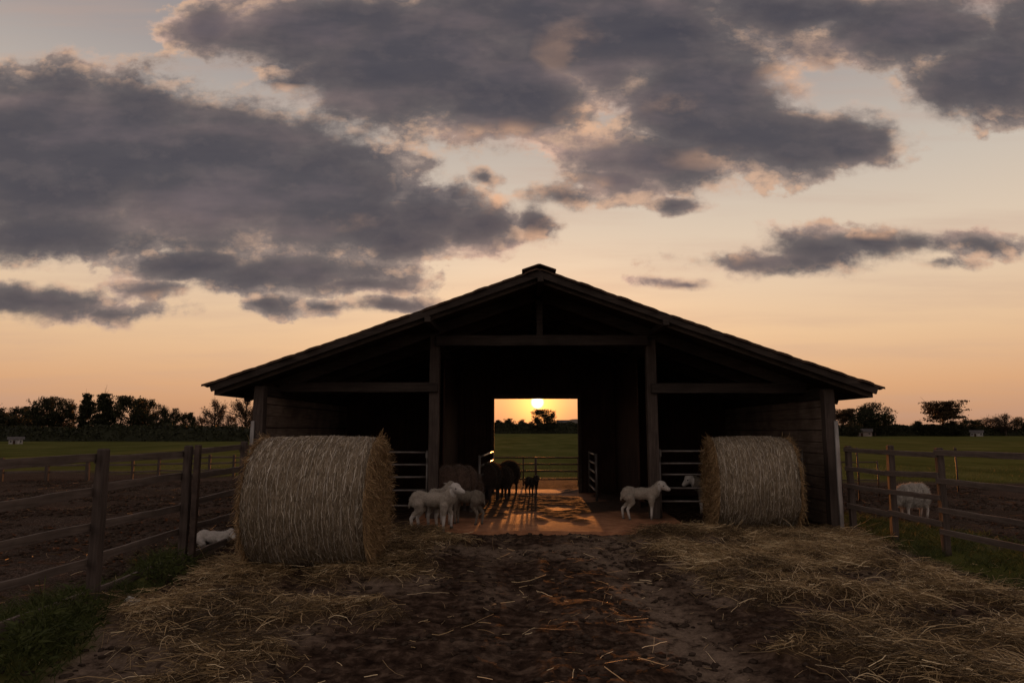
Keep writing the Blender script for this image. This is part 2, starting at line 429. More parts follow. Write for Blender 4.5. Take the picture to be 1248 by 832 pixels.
def groundmat():
    m, nt, b = newmat('yard mud, straw litter and pasture', 1.0, .04)
    o = nt.coord()
    n = nt.noise(o, 9, 8, .68); nf = nt.noise(o, 46, 6, .7); nb = nt.noise(o, .8, 5, .6)
    mud = nt.ramp(n, [(.35, (.013, .008, .006)), (.5, (.040, .025, .018)), (.68, (.12, .082, .060))])
    dry = nt.ramp(nt.math('MULTIPLY_ADD', nf, .5, nt.math('MULTIPLY', n, .5)), [(.35, (.055, .038, .028)), (.62, (.19, .14, .105))])
    c = nt.mix(nt.math('MULTIPLY', nt.attr('path'), nt.ss(n, .32, .52)), mud, dry)
    soil = nt.ramp(nf, [(.36, (.016, .012, .010)), (.5, (.050, .037, .030)), (.66, (.15, .115, .095))])
    sy = nt.node('ShaderNodeSeparateXYZ'); nt.l.new(o, sy.inputs[0])
    side = nt.math('MAXIMUM', nt.ss(sy.outputs[0], -3.3, -3.9), nt.ss(sy.outputs[0], 4.6, 5.4))
    soil = nt.mix(nt.ss(nb, .35, .65), soil, nt.mix(.5, soil, (.035, .024, .018)))
    c = nt.mix(side, c, soil)
    sn = nt.noise(nt.scale(o, (1, 3.5, 1)), 24, 7, .75, dist=1.5)
    strc = nt.ramp(sn, [(.40, (.020, .013, .009)), (.55, (.085, .055, .028)), (.72, (.26, .18, .095))])
    c = nt.mix(nt.math('MULTIPLY', nt.attr('straw'), nt.ss(nt.noise(o, 5, 5, .65), .25, .5)), c, strc)
    gn = nt.noise(nt.scale(o, (1, .35, 1)), .35, 9, .7); gf = nt.noise(nt.scale(o, (.3, 2.2, 1)), .22, 6, .6)
    grs = nt.ramp(gn, [(.3, (.042, .046, .012)), (.5, (.080, .082, .024)), (.72, (.135, .122, .045))])
    grs = nt.mix(nt.ss(gf, .4, .65, 0, .4), grs, (.055, .052, .02))
    c = nt.mix(nt.attr('grass'), c, grs)
    nt.put(b.inputs['Base Color'], c)
    nt.put(b.inputs['Specular IOR Level'], nt.math('MULTIPLY', nt.math('SUBTRACT', 1.0, nt.math('MAXIMUM', nt.attr('grass'), side)), .02))
    bump(nt, b, nt.math('ADD', nt.math('MULTIPLY', n, .6), nt.math('MULTIPLY', nf, .5)), nt.math('MULTIPLY', nt.math('SUBTRACT', 1.0, nt.math('MULTIPLY', side, .6)), nt.math('SUBTRACT', .75, nt.math('MULTIPLY', nt.attr('grass'), .73))), .02)
    return m
g = link('ground', gm, groundmat()); tag(g, kind='structure')

# ------------------------------------------------------------------ strands (straw, hay, grass)
def strands(base, dirs, L, width, curl=None, S=5, taper=False, rnd=None, sag=0.0, kink=0.0):
    N = len(base)
    t = np.linspace(0, 1, S)[None, :, None]
    base = base[:, None, :]; d = dirs / np.linalg.norm(dirs, axis=1, keepdims=True); L = L[:, None, None]
    if curl is None: curl = rng.normal(0, .35, (N, 3))
    pts = base + d[:, None, :] * t * L + curl[:, None, :] * (t ** 2) * L
    if kink: pts = pts + np.cumsum(rng.normal(0, kink, (N, S, 3)), 1) * L / S
    if sag: pts[..., 2] -= (t[..., 0] ** 2) * L[..., 0] * sag
    side = np.cross(d, rng.normal(0, 1, (N, 3))); side /= np.linalg.norm(side, axis=1, keepdims=True) + 1e-9
    w = np.asarray(width).reshape(-1, 1, 1) * .5
    if taper: w = w * (1 - .9 * t ** 1.5)
    V = np.stack([pts - side[:, None, :] * w, pts + side[:, None, :] * w], 2)   # N,S,2,3
    k = np.arange(N * S * 2).reshape(N, S, 2)
    Fq = np.stack([k[:, :-1, 0], k[:, :-1, 1], k[:, 1:, 1], k[:, 1:, 0]], -1).reshape(-1, 4)
    if rnd is None: rnd = rng.random(N)
    return V.reshape(-1, 3), Fq, np.repeat(rnd, S * 2)
def joinv(parts):
    Vs, Fs, As, o = [], [], [], 0
    for v, f, a in parts: Vs.append(v); Fs.append(f + o); As.append(a); o += len(v)
    return np.concatenate(Vs), np.concatenate(Fs), np.concatenate(As)

def loose_straw():
    parts = []
    def scatter(N, x0, x1, y0, y1, thr, Lr, wr, zr, up, sparse=0.0):
        x = rng.uniform(x0, x1, N); y = rng.uniform(y0, y1, N)
        m = np.maximum(straw_mask(x, y), sparse) * sst(.25, .6, fbm(x * 2.3 + 1, y * 2.3, 3) + .12)
        keep = rng.random(N) < m * thr
        # more strands near the camera are thinned away further out
        x, y = x[keep], y[keep]; n = len(x)
        z = height(x, y) + rng.uniform(.0, zr, n) * straw_mask(x, y)
        fa = fbm(x * .8 + 5, y * .8 + 40, 2) * 9
        az = fa + rng.normal(0, 1.0, n)
        d = np.stack([np.cos(az), np.sin(az), rng.normal(0, up, n)], -1)
        L = rng.uniform(*Lr, n) * (1 + (rng.random(n) < .06) * 1.2)
        r = np.clip(rng.beta(1.5, 2.2, n) * .85 + (rng.random(n) < .07) * .45, 0, 1)
        r = np.clip(r + (fbm(x * 2.1 + 70, y * 2.1, 4) - .5) * 1.3, 0, 1)
        parts.append(strands(np.stack([x, y, z], -1), d, L, rng.uniform(*wr, n), sag=.10, rnd=r, kink=.16, S=5, curl=rng.normal(0, .14, (n, 3))))
    scatter(78000, -3.6, -.2, 2.6, 9.6, 1.0, (.04, .20), (.0018, .0045), .05, .18)
    scatter(100000, 1.2, 4.9, 2.6, 10.2, 1.0, (.04, .20), (.0018, .0045), .07, .20)
    # tangles: arcs standing up out of clumps
    for (x0, x1, n) in ((-3.3, -.6, 150), (1.5, 4.3, 260)):
        cx = rng.uniform(x0, x1, n); cy = rng.uniform(2.9, 9.6, n)
        ok = straw_mask(cx, cy) > .55; cx, cy = cx[ok], cy[ok]
        for a, b in zip(cx, cy):
            k = rng.integers(25, 80); rad = rng.uniform(.08, .22)
            x = a + rng.normal(0, rad, k); y = b + rng.normal(0, rad, k)
            az = rng.uniform(0, 6.28) + rng.normal(0, .7, k)
            d = np.stack([np.cos(az), np.sin(az), rng.uniform(.1, 1.0, k)], -1)
            L = rng.uniform(.12, .34, k)
            parts.append(strands(np.stack([x, y, height(x, y) + .01], -1), d, L, rng.uniform(.0022, .005, k), curl=rng.normal(0, .18, (k, 3)), sag=.7, kink=.15, S=6, rnd=rng.beta(3, 2, k)))
    # odd stalks across the mud
    n = 1500
    x = rng.uniform(-4.8, 5.2, n); y = rng.uniform(2.6, 11, n) ** 1.0
    az = rng.uniform(0, 6.28, n)
    parts.append(strands(np.stack([x, y, height(x, y) + .012], -1), np.stack([np.cos(az), np.sin(az), rng.normal(0, .12, n)], -1), rng.uniform(.04, .2, n), rng.uniform(.002, .005, n), kink=.06, rnd=rng.beta(3, 1.5, n), sag=.05, S=4, curl=rng.normal(0, .15, (n, 3))))
    n = 2600
    x = np.concatenate([rng.uniform(-12, -3.6, n), rng.uniform(4.9, 10, n // 3)]); y = np.concatenate([rng.uniform(3.5, 18, n), rng.uniform(7, 17, n // 3)]); n = len(x)
    k = rng.random(n) < sst(.42, .62, fbm(x * .9 + 60, y * .9, 3)); x, y = x[k], y[k]; n = len(x); az = rng.uniform(0, 6.28, n)
    parts.append(strands(np.stack([x, y, height(x, y) + .012], -1), np.stack([np.cos(az), np.sin(az), rng.normal(0, .1, n)], -1), rng.uniform(.05, .22, n), rng.uniform(.003, .008, n), kink=.1, rnd=rng.uniform(.0, .5, n), S=4, curl=rng.normal(0, .12, (n, 3))))
    n = 90
    x = rng.uniform(-3.0, 4.0, n); y = rng.uniform(2.8, 8, n); az = rng.uniform(0, 6.28, n)
    parts.append(strands(np.stack([x, y, height(x, y) + .03], -1), np.stack([np.cos(az), np.sin(az), rng.normal(0, .08, n)], -1), rng.uniform(.15, .42, n), rng.uniform(.003, .0055, n), kink=.09, rnd=rng.uniform(.7, 1, n), S=6, curl=rng.normal(0, .12, (n, 3))))
    V, Fq, A = joinv(parts)
    o = link('straw', mesh_np('straw', V, Fq, dict(rnd=A)), M['straw'])
    tag(o, 'loose golden straw strewn thickly over the muddy yard', 'straw', kind='stuff')
loose_straw()

def clods():
    """lumps of churned mud on the yard"""
    n = 9000
    x = rng.uniform(-4.5, 5.0, n); y = 2.6 + 8 * rng.random(n) ** 1.0
    m = fbm(x * 2.5 + 30, y * 2.5, 3)
    k = (rng.random(n) < sst(.42, .62, m)) & (straw_mask(x, y) < .6); x, y = x[k], y[k]; n = len(x)
    n2 = 16000
    x2 = np.concatenate([rng.uniform(-14, -3.7, n2), rng.uniform(4.9, 12, n2 // 2)]); y2 = np.concatenate([rng.uniform(4, 19, n2), rng.uniform(8, 18, n2 // 2)])
    k2 = (rng.random(len(x2)) < sst(.38, .6, fbm(x2 * 1.2 + 3, y2 * 1.2, 3))) & (grass_mask(x2, y2) < .3)
    x = np.concatenate([x, x2[k2]]); y = np.concatenate([y, y2[k2]]); n = len(x)
    big = np.where((x < -3.7) | (x > 4.9), 1.5, 1.0)
    ico = bmesh.new(); bmesh.ops.create_icosphere(ico, subdivisions=1, radius=1)
    iv = np.array([v.co[:] for v in ico.verts]); fi = np.array([[v.index for v in f.verts] for f in ico.faces]); ico.free()
    s = rng.uniform(.006, .03, n) * big
    V = iv[None] * (1 + rng.normal(0, .25, (n, len(iv), 1))) * s[:, None, None] * np.array([1.2, 1.2, .7])
    V = V + np.stack([x, y, height(x, y) + .002], -1)[:, None, :]
    Fq = fi[None] + (np.arange(n) * len(iv))[:, None, None]
    mm = simple('mud clods', (.022, .015, .012), (.065, .048, .038), 20, rough=1, spec=0)
    o = link('mud_clods', mesh_np('mud_clods', V.reshape(-1, 3), Fq.reshape(-1, 3)), mm)
    tag(o, 'small dark lumps of churned mud across the yard', 'mud', kind='stuff')
clods()

def grass_tufts():
    parts = []
    def patch(N, x0, x1, y0, y1, hr, dens=1.0, extra=None):
        x = rng.uniform(x0, x1, N); y = rng.uniform(y0, y1, N)
        k = rng.random(N) < grass_mask(x, y) * dens * sst(.3, .55, fbm(x * 2 + 2, y * 2, 3))
        x, y = x[k], y[k]; n = len(x)
        az = rng.uniform(0, 6.28, n)
        hh = rng.uniform(*hr, n) * (.5 + 1.0 * fbm(x * 3, y * 3 + 9, 2))
        d = np.stack([np.cos(az) * .5, np.sin(az) * .5, np.ones(n)], -1)
        parts.append(strands(np.stack([x, y, height(x, y) - .005], -1), d, hh, rng.uniform(.004, .009, n), curl=np.stack([np.cos(az) * .4, np.sin(az) * .4, -.25 * np.ones(n)], -1), taper=True, S=5))
    patch(26000, -4.2, -2.4, 2.6, 8.2, (.09, .24))
    patch(34000, 3.8, 7.2, 3.5, 11.5, (.06, .18))
    patch(26000, -14, 20, 18, 27, (.06, .14))
    V, Fq, A = joinv(parts)
    o = link('grass', mesh_np('grass', V, Fq, dict(rnd=A)), M['grass'])
    tag(o, 'rough green grass growing along the fences and field edge', 'grass', kind='stuff')
grass_tufts()
def weeds():
    """leafy weeds by the near fence: broad leaves on short stems"""
    spots = [(-3.05, 4.5, .34), (-2.95, 4.15, .30), (-3.2, 5.0, .32), (-3.28, 6.35, .34), (-3.3, 6.7, .26), (-3.15, 3.9, .3)]
    for i, (x, y, h) in enumerate(spots):
        n = 260
        r = rng.uniform(0, 1, n) ** .6; az = rng.uniform(0, 6.28, n); hz = rng.uniform(.05, 1, n)
        b = np.stack([x + np.cos(az) * r * .24 * (1.2 - hz * .7), y + np.sin(az) * r * .24 * (1.2 - hz * .7), height(np.array([x]), np.array([y]))[0] + hz * h * (1 - r * .4)], -1)
        d = np.stack([np.cos(az), np.sin(az), rng.normal(.3, .5, n)], -1)
        lv = strands(b, d, rng.uniform(.03, .07, n), rng.uniform(.012, .024, n), taper=True, S=4)
        ns = 40; az = rng.uniform(0, 6.28, ns)
        st = strands(np.stack([np.full(ns, x), np.full(ns, y), np.full(ns, -.01)], -1) + rng.normal(0, .05, (ns, 3)) * np.array([1, 1, 0]), np.stack([np.cos(az) * .35, np.sin(az) * .35, np.ones(ns)], -1), rng.uniform(.6, 1, ns) * h, np.full(ns, .004), S=5)
        nm = ['low leafy weed clump, nearest the bottom corner by the fence', 'leafy weed clump at the photo edge beside the near straw', 'leafy weed clump midway along the near fence bay', 'leafy weed clump at the foot of the doubled fence post', 'small leafy weed just beyond the doubled fence post', 'leafy weed clump closest to the camera by the near fence'][i]
        p = empty('weed', (0, 0, 0))
        link('leaves', mesh_np('weed_leaves', *joinv([lv])[:2], dict(rnd=lv[2])), M['grass'], p)
        link('stem', mesh_np('weed_stem', st[0], st[1], dict(rnd=st[2])), M['grass'], p)
        tag(p, nm, 'weed', 'leafy weeds beside the near fence')
weeds()

# ------------------------------------------------------------------ hay bales
def bale(name, loc, rz, rad, length, label, seed):
    r_ = np.random.default_rng(seed)
    p = empty(name, (loc[0], loc[1], 0), rz)
    na, nl = 180, 70
    a = np.linspace(0, 2 * np.pi, na, endpoint=False); l = np.linspace(-.5, .5, nl)
    A, Lg = np.meshgrid(a, l, indexing='ij')
    def rf(A, l):
        n = fbm(np.cos(A) * 2.2 + 7 + l * 3, np.sin(A) * 2.2 + 7 + seed, 4)
        n2 = fbm(A * 14, l * 40 + seed, 3)
        e = 1 - .075 * np.clip((np.abs(l) - .36) / .14, 0, 1) ** 2.5
        rr = rad * (1 + (n - .5) * .085) * e + (n2 - .5) * .022
        return rr
    rr = rf(A, Lg)
    zz = np.sin(A) * rr + rad * .97
    # the weight flattens the bottom a little
    zz = np.maximum(zz, .012 + 0 * zz); 
    xx = Lg * length + (fbm(A * 3, Lg + 3, 2) - .5) * .03
    V = np.stack([xx, np.cos(A) * rr * np.where(zz < .1, 1.02, 1), zz], -1)
    idx = np.arange(na * nl).reshape(na, nl); i2 = np.roll(idx, -1, 0)
    Fq = np.stack([idx[:, :-1], i2[:, :-1], i2[:, 1:], idx[:, 1:]], -1).reshape(-1, 4)
    m, nt, b = newmat('rolled hay ' + str(seed), .9, .2)
    o = nt.coord(); n = nt.noise(nt.scale(o, (26, 5, 5)), 3, 8, .7, dist=1.0); n2 = nt.noise(o, 3, 4, .6)
    c = nt.ramp(n, [(.3, (.055, .040, .026)), (.52, (.22, .17, .115)), (.72, (.42, .35, .26))])
    c = nt.mix(nt.ss(n2, .4, .7, 0, .4), c, (.10, .075, .045))
    nt.put(b.inputs['Base Color'], c); bump(nt, b, n, 1.0, .02)
    body = link('hay_roll', mesh_np('hay_roll', V, Fq, smooth=True), m, p)
    # end faces
    for sgn in (-1, 1):
        nr = 22
        rr_ = np.linspace(0.001, 1, nr); AA, RR = np.meshgrid(a[::2], rr_, indexing='ij')
        re = rf(AA, np.full_like(AA, .5 * sgn)) * RR
        bul = (fbm(np.cos(AA) * RR * 6 + 9, np.sin(AA) * RR * 6 + 9 + seed, 4) - .5) * .07 + .035 * (1 - RR ** 2)
        zz = np.maximum(np.sin(AA) * re + rad * .97, .012)
        V2 = np.stack([sgn * (length * .5 - .002 + bul * sst(1.0, .85, RR)), np.cos(AA) * re, zz], -1)
        k = np.arange(AA.size).reshape(AA.shape); k2 = np.roll(k, -1, 0)
        F2 = np.stack([k[:, :-1], k[:, 1:], k2[:, 1:], k2[:, :-1]], -1).reshape(-1, 4)
        me_ = simple('cut hay face', (.06, .035, .014), (.26, .16, .07), 16, rough=.95, bs=1.0, bd=.03, detail=8)
        ef = link('end_face', mesh_np('end_face', V2, F2, smooth=True), me_, p)
        n = 5200
        ar = r_.uniform(0, 2 * np.pi, n); rr2 = np.sqrt(r_.random(n)) * rad * .985
        rr2 = np.where(r_.random(n) < .35, rad * r_.uniform(.9, 1.0, n), rr2)
        b0 = np.stack([np.full(n, sgn * (length * .5 + .0)), np.cos(ar) * rr2, np.maximum(np.sin(ar) * rr2 + rad * .97, .02)], -1)
        d = np.stack([sgn * r_.uniform(.15, 1.1, n), r_.normal(0, .7, n) - np.sin(ar) * .8, r_.normal(0, .7, n) + np.cos(ar) * .8], -1)
        v, f, at = strands(b0, d, r_.uniform(.03, .12, n), r_.uniform(.0022, .005, n), S=4, curl=np.stack([0 * ar, r_.normal(0, .3, n), r_.normal(-.25, .3, n)], -1), rnd=r_.beta(2, 2.2, n))
        o = link('hay_ends', mesh_np('hay_ends', v, f, dict(rnd=at)), M['hay_end'], ef); o['kind'] = 'stuff'
    # stalks lying on the round, mostly along the roll, some loose
    n = 15000
    ar = r_.uniform(0, 2 * np.pi, n); ls = r_.uniform(-.5, .5, n)
    edge = r_.random(n) < .08; ls = np.where(edge, np.sign(ls) * r_.uniform(.47, .505, n), ls)
    rr3 = rf(ar, ls) + .001
    b0 = np.stack([ls * length, np.cos(ar) * rr3, np.sin(ar) * rr3 + rad * .97], -1)
    tang = np.stack([0 * ar, -np.sin(ar), np.cos(ar)], -1); ax = np.array([1., 0, 0])[None]; nor = np.stack([0 * ar, np.cos(ar), np.sin(ar)], -1)
    sg = np.where(r_.random(n) < .5, -1, 1)[:, None]
    d = tang * sg + ax * r_.normal(0, .26, (n, 1)) + nor * np.where(edge, r_.uniform(.05, .55, n), np.abs(r_.normal(0, .045, n)))[:, None]
    Ls = r_.uniform(.025, .10, n)
    curl = -nor * (Ls * .5 / rad)[:, None] + r_.normal(0, .08, (n, 3))
    keep = b0[:, 2] > .04
    v, f, at = strands(b0[keep], d[keep], Ls[keep], r_.uniform(.002, .0055, n)[keep], S=4, curl=curl[keep], rnd=r_.beta(1.2, 1.9, n)[keep])
    o = link('hay_stalks', mesh_np('hay_stalks', v, f, dict(rnd=at)), M['hay'], body); o['kind'] = 'stuff'
    # net wrap: thin bands round the roll
    parts = []
    nb = int(length / .055)
    for i in range(nb):
        l0 = -.47 + .94 * (i + r_.uniform(.2, .8)) / nb
        t = np.linspace(0, 2 * np.pi, 150, endpoint=False)
        ll = l0 + (fbm(t * 1.5 + i * 3, t * 0 + i, 3) - .5) * .06
        rw = rf(t, ll) + .004
        on = .0006 + .0013 * sst(.36, .58, fbm(t * 7, t * 0 + i * 7.7, 3))
        c = np.stack([ll * length, np.cos(t) * rw, np.maximum(np.sin(t) * rw + rad * .97, .015)], -1)
        w = np.array([1., 0, 0])[None] * on[:, None]
        Vb = np.stack([c - w, c + w], 1).reshape(-1, 3)
        k = np.arange(300).reshape(150, 2); k2 = np.roll(k, -1, 0)
        parts.append((Vb, np.stack([k[:, 0], k[:, 1], k2[:, 1], k2[:, 0]], -1), np.full(300, .5)))
    V3, F3, _ = joinv(parts)
    link('net_wrap', mesh_np('net_wrap', V3, F3), M['net'], p)
    tag(p, label, 'hay bale', 'round hay bales in front of the barn')
    return p
bale('hay_bale', (-2.115, 7.30), 0.0, .675, 1.19, 'big round hay bale standing close to the camera beside the left fence', 3)
bale('hay_bale', (3.245, 9.98), R(-5), .655, 1.05, 'smaller looking round hay bale before the right barn pen gate', 8)

# ------------------------------------------------------------------ barn
YF, YC, YB = 9.6, 10.72, 15.0
barn = empty('barn', (.33, 10.0, 0))
def bpart(mb, name, mat, parent=None):
    o = mb.build(name, mat, None)
    par = parent or barn
    bpy.context.view_layer.update()
    for v in o.data.vertices: v.co -= Vector(barn.location)
    o.parent = par
    return o
def bp_mesh(name, me, mat, parent=None):
    o = link(name, me, mat); 
    for v in me.vertices: v.co -= Vector(barn.location)
    o.parent = parent or barn
    return o
Lt = atY(246, 468.5, YF); Ap = atY(657, 325.5, YF); Rt = atY(1080, 471.5, YF)
YE = 15.7
def roof():
    root = None
    for (tip, sgn) in ((Lt, -1), (Rt, 1)):
        nC = 26; per = 4
        nu = nC * per + 1; tw = .21; nv = int((YE - YF) / tw * 6)
        u = np.linspace(0, 1, nu); v = np.linspace(0, 1, nv)
        U_, V_ = np.meshgrid(u, v, indexing='ij')
        x = Ap.x + (tip.x - Ap.x) * U_; z = Ap.z + (tip.z - Ap.z) * U_
        fr = (U_ * nC) % 1.0; fr[-1, :] = 1
        course = np.minimum(np.floor(U_ * nC - 1e-6), nC - 1)
        yv = YF - .0 + V_ * (YE - YF)
        z = z + (fr - .5) * .007 + .007 * np.cos(2 * np.pi * yv / tw) + (fbm(course * 3.1, np.floor(yv / tw) * 1.7, 1) - .5) * .006
        edge = (fbm(course * 5.3 + sgn, course * 0 + 2, 1) - .5) * .07 * (V_ < .01)
        sag = -.03 * np.sin(np.pi * U_) 
        top = np.stack([x, yv + edge, z + sag * .6], -1)
        bot = top.copy(); bot[..., 2] -= .03
        k = np.arange(nu * nv).reshape(nu, nv); kb = k + nu * nv
        f1 = np.stack([k[:-1, :-1], k[1:, :-1], k[1:, 1:], k[:-1, 1:]], -1).reshape(-1, 4)
        f2 = f1[:, ::-1] + nu * nv
        e = []
        for (p, q) in ((k[:, 0], kb[:, 0]), (k[:, -1], kb[:, -1]), (k[0], kb[0]), (k[-1], kb[-1])):
            e.append(np.stack([p[:-1], p[1:], q[1:], q[:-1]], -1))
        Fq = np.concatenate([f1, f2] + e)
        o = bp_mesh('roof_tiles', mesh_np('roof_tiles', np.concatenate([top.reshape(-1, 3), bot.reshape(-1, 3)]), Fq), M['tile'])
        d = Vector((tip.x - Ap.x, 0, tip.z - Ap.z)); Ln = d.length; d.normalize(); up = Vector((-d.z, 0, d.x)) * (1 if d.x > 0 else -1)
        dn = -up
        o0 = Vector((Ap.x, 0, Ap.z)); e0 = Vector((tip.x, 0, tip.z)) - d * .10
        # deck boards under the tiles
        mb = MB()
        mb.beam(o0 + dn * .065 + Vector((0, (YF + .06 + YE) / 2, 0)), e0 + dn * .065 + Vector((0, (YF + .06 + YE) / 2, 0)), YE - YF - .10, .045, .0, up=up)
        bpart(mb, 'roof_deck', M['dark_y'])
        # two-step bargeboard
        mb = MB(); mb.beam(o0 + dn * .082 + Vector((0, YF + .045, 0)), e0 + d * .02 + dn * .082 + Vector((0, YF + .045, 0)), .03, .10, .004, up=up, seg=9, wob=.003)
        bpart(mb, 'bargeboard', M['barge'])
        mb = MB(); mb.beam(o0 + dn * .125 + Vector((0, YF + .16, 0)), e0 + dn * .125 + Vector((0, YF + .16, 0)), .05, .12, .004, up=up, seg=6, wob=.002)
        bpart(mb, 'verge_rafter', M['dark_x'])
        # rafters
        for j, yy in enumerate((10.75, 11.8, 12.9, 14.0, 14.9)):
            mb = MB(); mb.beam(o0 + dn * .17 + Vector((0, yy, 0)), e0 + dn * .17 + Vector((0, yy, 0)), .07, .16, .0, up=up)
            bpart(mb, 'rafter', M['dark_x'])
        # eave board along the depth
        mb = MB(); mb.beam(e0 + dn * .115 + Vector((0, YF + .14, 0)), e0 + dn * .115 + Vector((0, YE - .1, 0)), .03, .13, .003)
        bpart(mb, 'eave_board', M['dark_y'])
    # ridge cap tiles
    mb = MB()
    n = 17
    for i in range(n):
        y0 = YF - .03 + i * (YE - YF + .04) / n; y1 = y0 + .40
        for s in (-1, 1):
            sl = (Ap.z - Lt.z) / (Ap.x - Lt.x)
            mb.beam((Ap.x, (y0 + y1) / 2, Ap.z + .038), (Ap.x + s * .245, (y0 + y1) / 2, Ap.z + .038 - sl * .245), y1 - y0, .024, .006, up=Vector((0, 0, 1)))
    bpart(mb, 'ridge_cap', M['tile'])
    # purlins running back from the front gable
    for (px, py) in ((523, 391), (809, 395), (658.5, 343)):
        c = atY(px, py, YF + .2)
        mb = MB(); mb.beam((c.x, YF + .02, c.z), (c.x, YB, c.z), .09, .085, .008)
        bpart(mb, 'purlin', M['barge'])
roof()
def X_(px, Y): return atY(px, 600, Y).x
cl, crr = X_(528, YC), X_(797, YC)
pl, pr = X_(312, 10.0), X_(1015, 10.0)
def roofz(x, dz=.27):
    t = (x - Ap.x) / ((Rt.x if x > Ap.x else Lt.x) - Ap.x)
    return Ap.z + ((Rt.z if x > Ap.x else Lt.z) - Ap.z) * t - dz
for x in (cl, crr):
    mb = MB(); mb.beam((x, YC, -.02), (x, YC, roofz(x)), .155, .155, .012, up=Vector((0, 1, 0)), seg=6, wob=.004)
    o = bpart(mb, 'column', M['wood_z'])
    pass
for x in (pl, pr):
    mb = MB(); mb.beam((x, 10.0, -.02), (x, 10.0, roofz(x, .24)), .15, .15, .01, up=Vector((0, 1, 0)), seg=6, wob=.004)
    bpart(mb, 'corner_post', M['wood_z'])
    s = -1 if x < 0 else 1
    mb = MB(); mb.beam((x + s * .060, 9.908, .0), (x + s * .060, 9.908, 1.52), .05, .03, .004, up=Vector((0, 1, 0)), seg=5, wob=.003)
    bpart(mb, 'corner_board', M['white'])
    mb = MB()
    mb.beam((x, 10.05, roofz(x, .30)), (x, YB, roofz(x, .30)), .14, .16, .006)
    bpart(mb, 'wall_plate', M['dark_y'])
# tie beams
def zb(py): return atY(700, py, YC - .1).z
mb = MB(); mb.beam((X_(534, YC) - .05, YC - .11, zb(415)), (X_(791, YC) + .02, YC - .11, zb(415)), .10, .155, .008, seg=7, wob=.004); bpart(mb, 'tie_beam', M['barge'])
mb = MB(); mb.beam((pl + .05, YC - .11, zb(471.5)), (cl + .06, YC - .11, zb(471.5)), .09, .15, .008, seg=5, wob=.004); bpart(mb, 'tie_beam', M['barge'])
mb = MB(); mb.beam((crr - .02, YC - .11, zb(473)), (pr - .05, YC - .11, zb(473)), .09, .15, .008, seg=5, wob=.004); bpart(mb, 'tie_beam', M['barge'])
kx = X_(658.5, YC); mb = MB(); mb.beam((kx, YC - .09, zb(415) + .08), (kx, YC - .09, roofz(kx, .3)), .10, .10, .006, up=Vector((0, 1, 0))); bpart(mb, 'king_post', M['barge'])
# side walls of horizontal boards
for x in (pl, pr):
    zt = roofz(x, .34); nb = 11; hh = zt / nb
    mb = MB()
    for i in range(nb):
        mb.beam((x, 10.10, .02 + hh * (i + .5)), (x, YB, .02 + hh * (i + .5) + random.uniform(-.004, .004)), .03, hh - .012, .003, seg=4, wob=.003)
    bpart(mb, 'side_wall', M['siding'])
    mb = MB(); mb.beam((x + (.03 if x > 0 else -.03), 10.09, zt / 2 + .02), (x + (.03 if x > 0 else -.03), YB + .04, zt / 2 + .02), .01, zt + .18, 0)  # sheet added behind the boards, keeps light out of the gaps
    bpart(mb, 'leak_backing', M['dark_z'])
# back wall with the doorway
dl, dr = atY(602, 600, YB).x, atY(705, 600, YB).x; dt = atY(650, 486, YB).z
def boards(x0, x1, z0, ztop, y, name, mat, w=.16, th=.025):
    mb = MB(); n = max(1, int(round((x1 - x0) / w))); ww = (x1 - x0) / n
    for i in range(n):
        xc = x0 + ww * (i + .5); zt = ztop(xc) if callable(ztop) else ztop
        mb.beam((xc, y + random.uniform(-.003, .003), z0), (xc, y, zt), ww - .004, th, .003, up=Vector((0, 1, 0)))
    bpart(mb, name, mat)
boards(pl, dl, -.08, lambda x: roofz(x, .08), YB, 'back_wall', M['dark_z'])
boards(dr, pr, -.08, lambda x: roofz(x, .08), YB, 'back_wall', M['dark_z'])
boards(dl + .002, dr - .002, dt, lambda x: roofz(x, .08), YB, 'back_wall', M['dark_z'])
# backing so no light leaks between boards
mb = MB()
def backing(x0, x1, z0):
    n = max(1, int((x1 - x0) / .3)); w_ = (x1 - x0) / n
    for i in range(n):
        a_, b_ = x0 + i * w_, x0 + (i + 1) * w_
        zt = min(roofz(a_, .085), roofz(b_, .085)) - .01
        mb.beam(((a_ + b_) / 2, YB + .045, z0), ((a_ + b_) / 2, YB + .045, zt), w_ + .01, .02 + .004 * (i % 2), 0, up=Vector((0, 1, 0)))
backing(pl - .02, dl - .012, -.08); backing(dr + .012, pr + .02, -.08); backing(dl - .01, dr + .01, dt + .01)
bpart(mb, 'leak_backing', M['dark_z'])
# jambs and lintel
mb = MB(); mb.beam((dl - .03, YB - .04, 0), (dl - .03, YB - .04, dt + .05), .07, .09, .005, up=Vector((0, 1, 0))); mb.beam((dr + .035, YB - .04, 0), (dr + .035, YB - .04, dt + .05), .07, .09, .005, up=Vector((0, 1, 0)))
mb.beam((dl - .06, YB - .05, dt + .055), (dr + .07, YB - .05, dt + .055), .10, .10, .005)
bpart(mb, 'door_frame', M['dark_x'])
# board partitions each side of the aisle
for x, s in ((cl, 1), (crr, -1)):
    mb = MB(); n = 18
    for i in range(n):
        y0 = 12.0 + i * (YB - .1 - 12.0) / n
        mb.beam((x, y0 + .075, .0), (x, y0 + .075, 2.75), .025, .15, .003, up=Vector((0, 1, 0)))
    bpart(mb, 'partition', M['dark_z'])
    mb = MB(); mb.beam((x, 10.8, 2.72), (x, YB, 2.72), .12, .14, .004); bpart(mb, 'long_beam', M['dark_y'])
tag(barn, 'dark open fronted timber barn with a low tiled gable roof', 'barn')

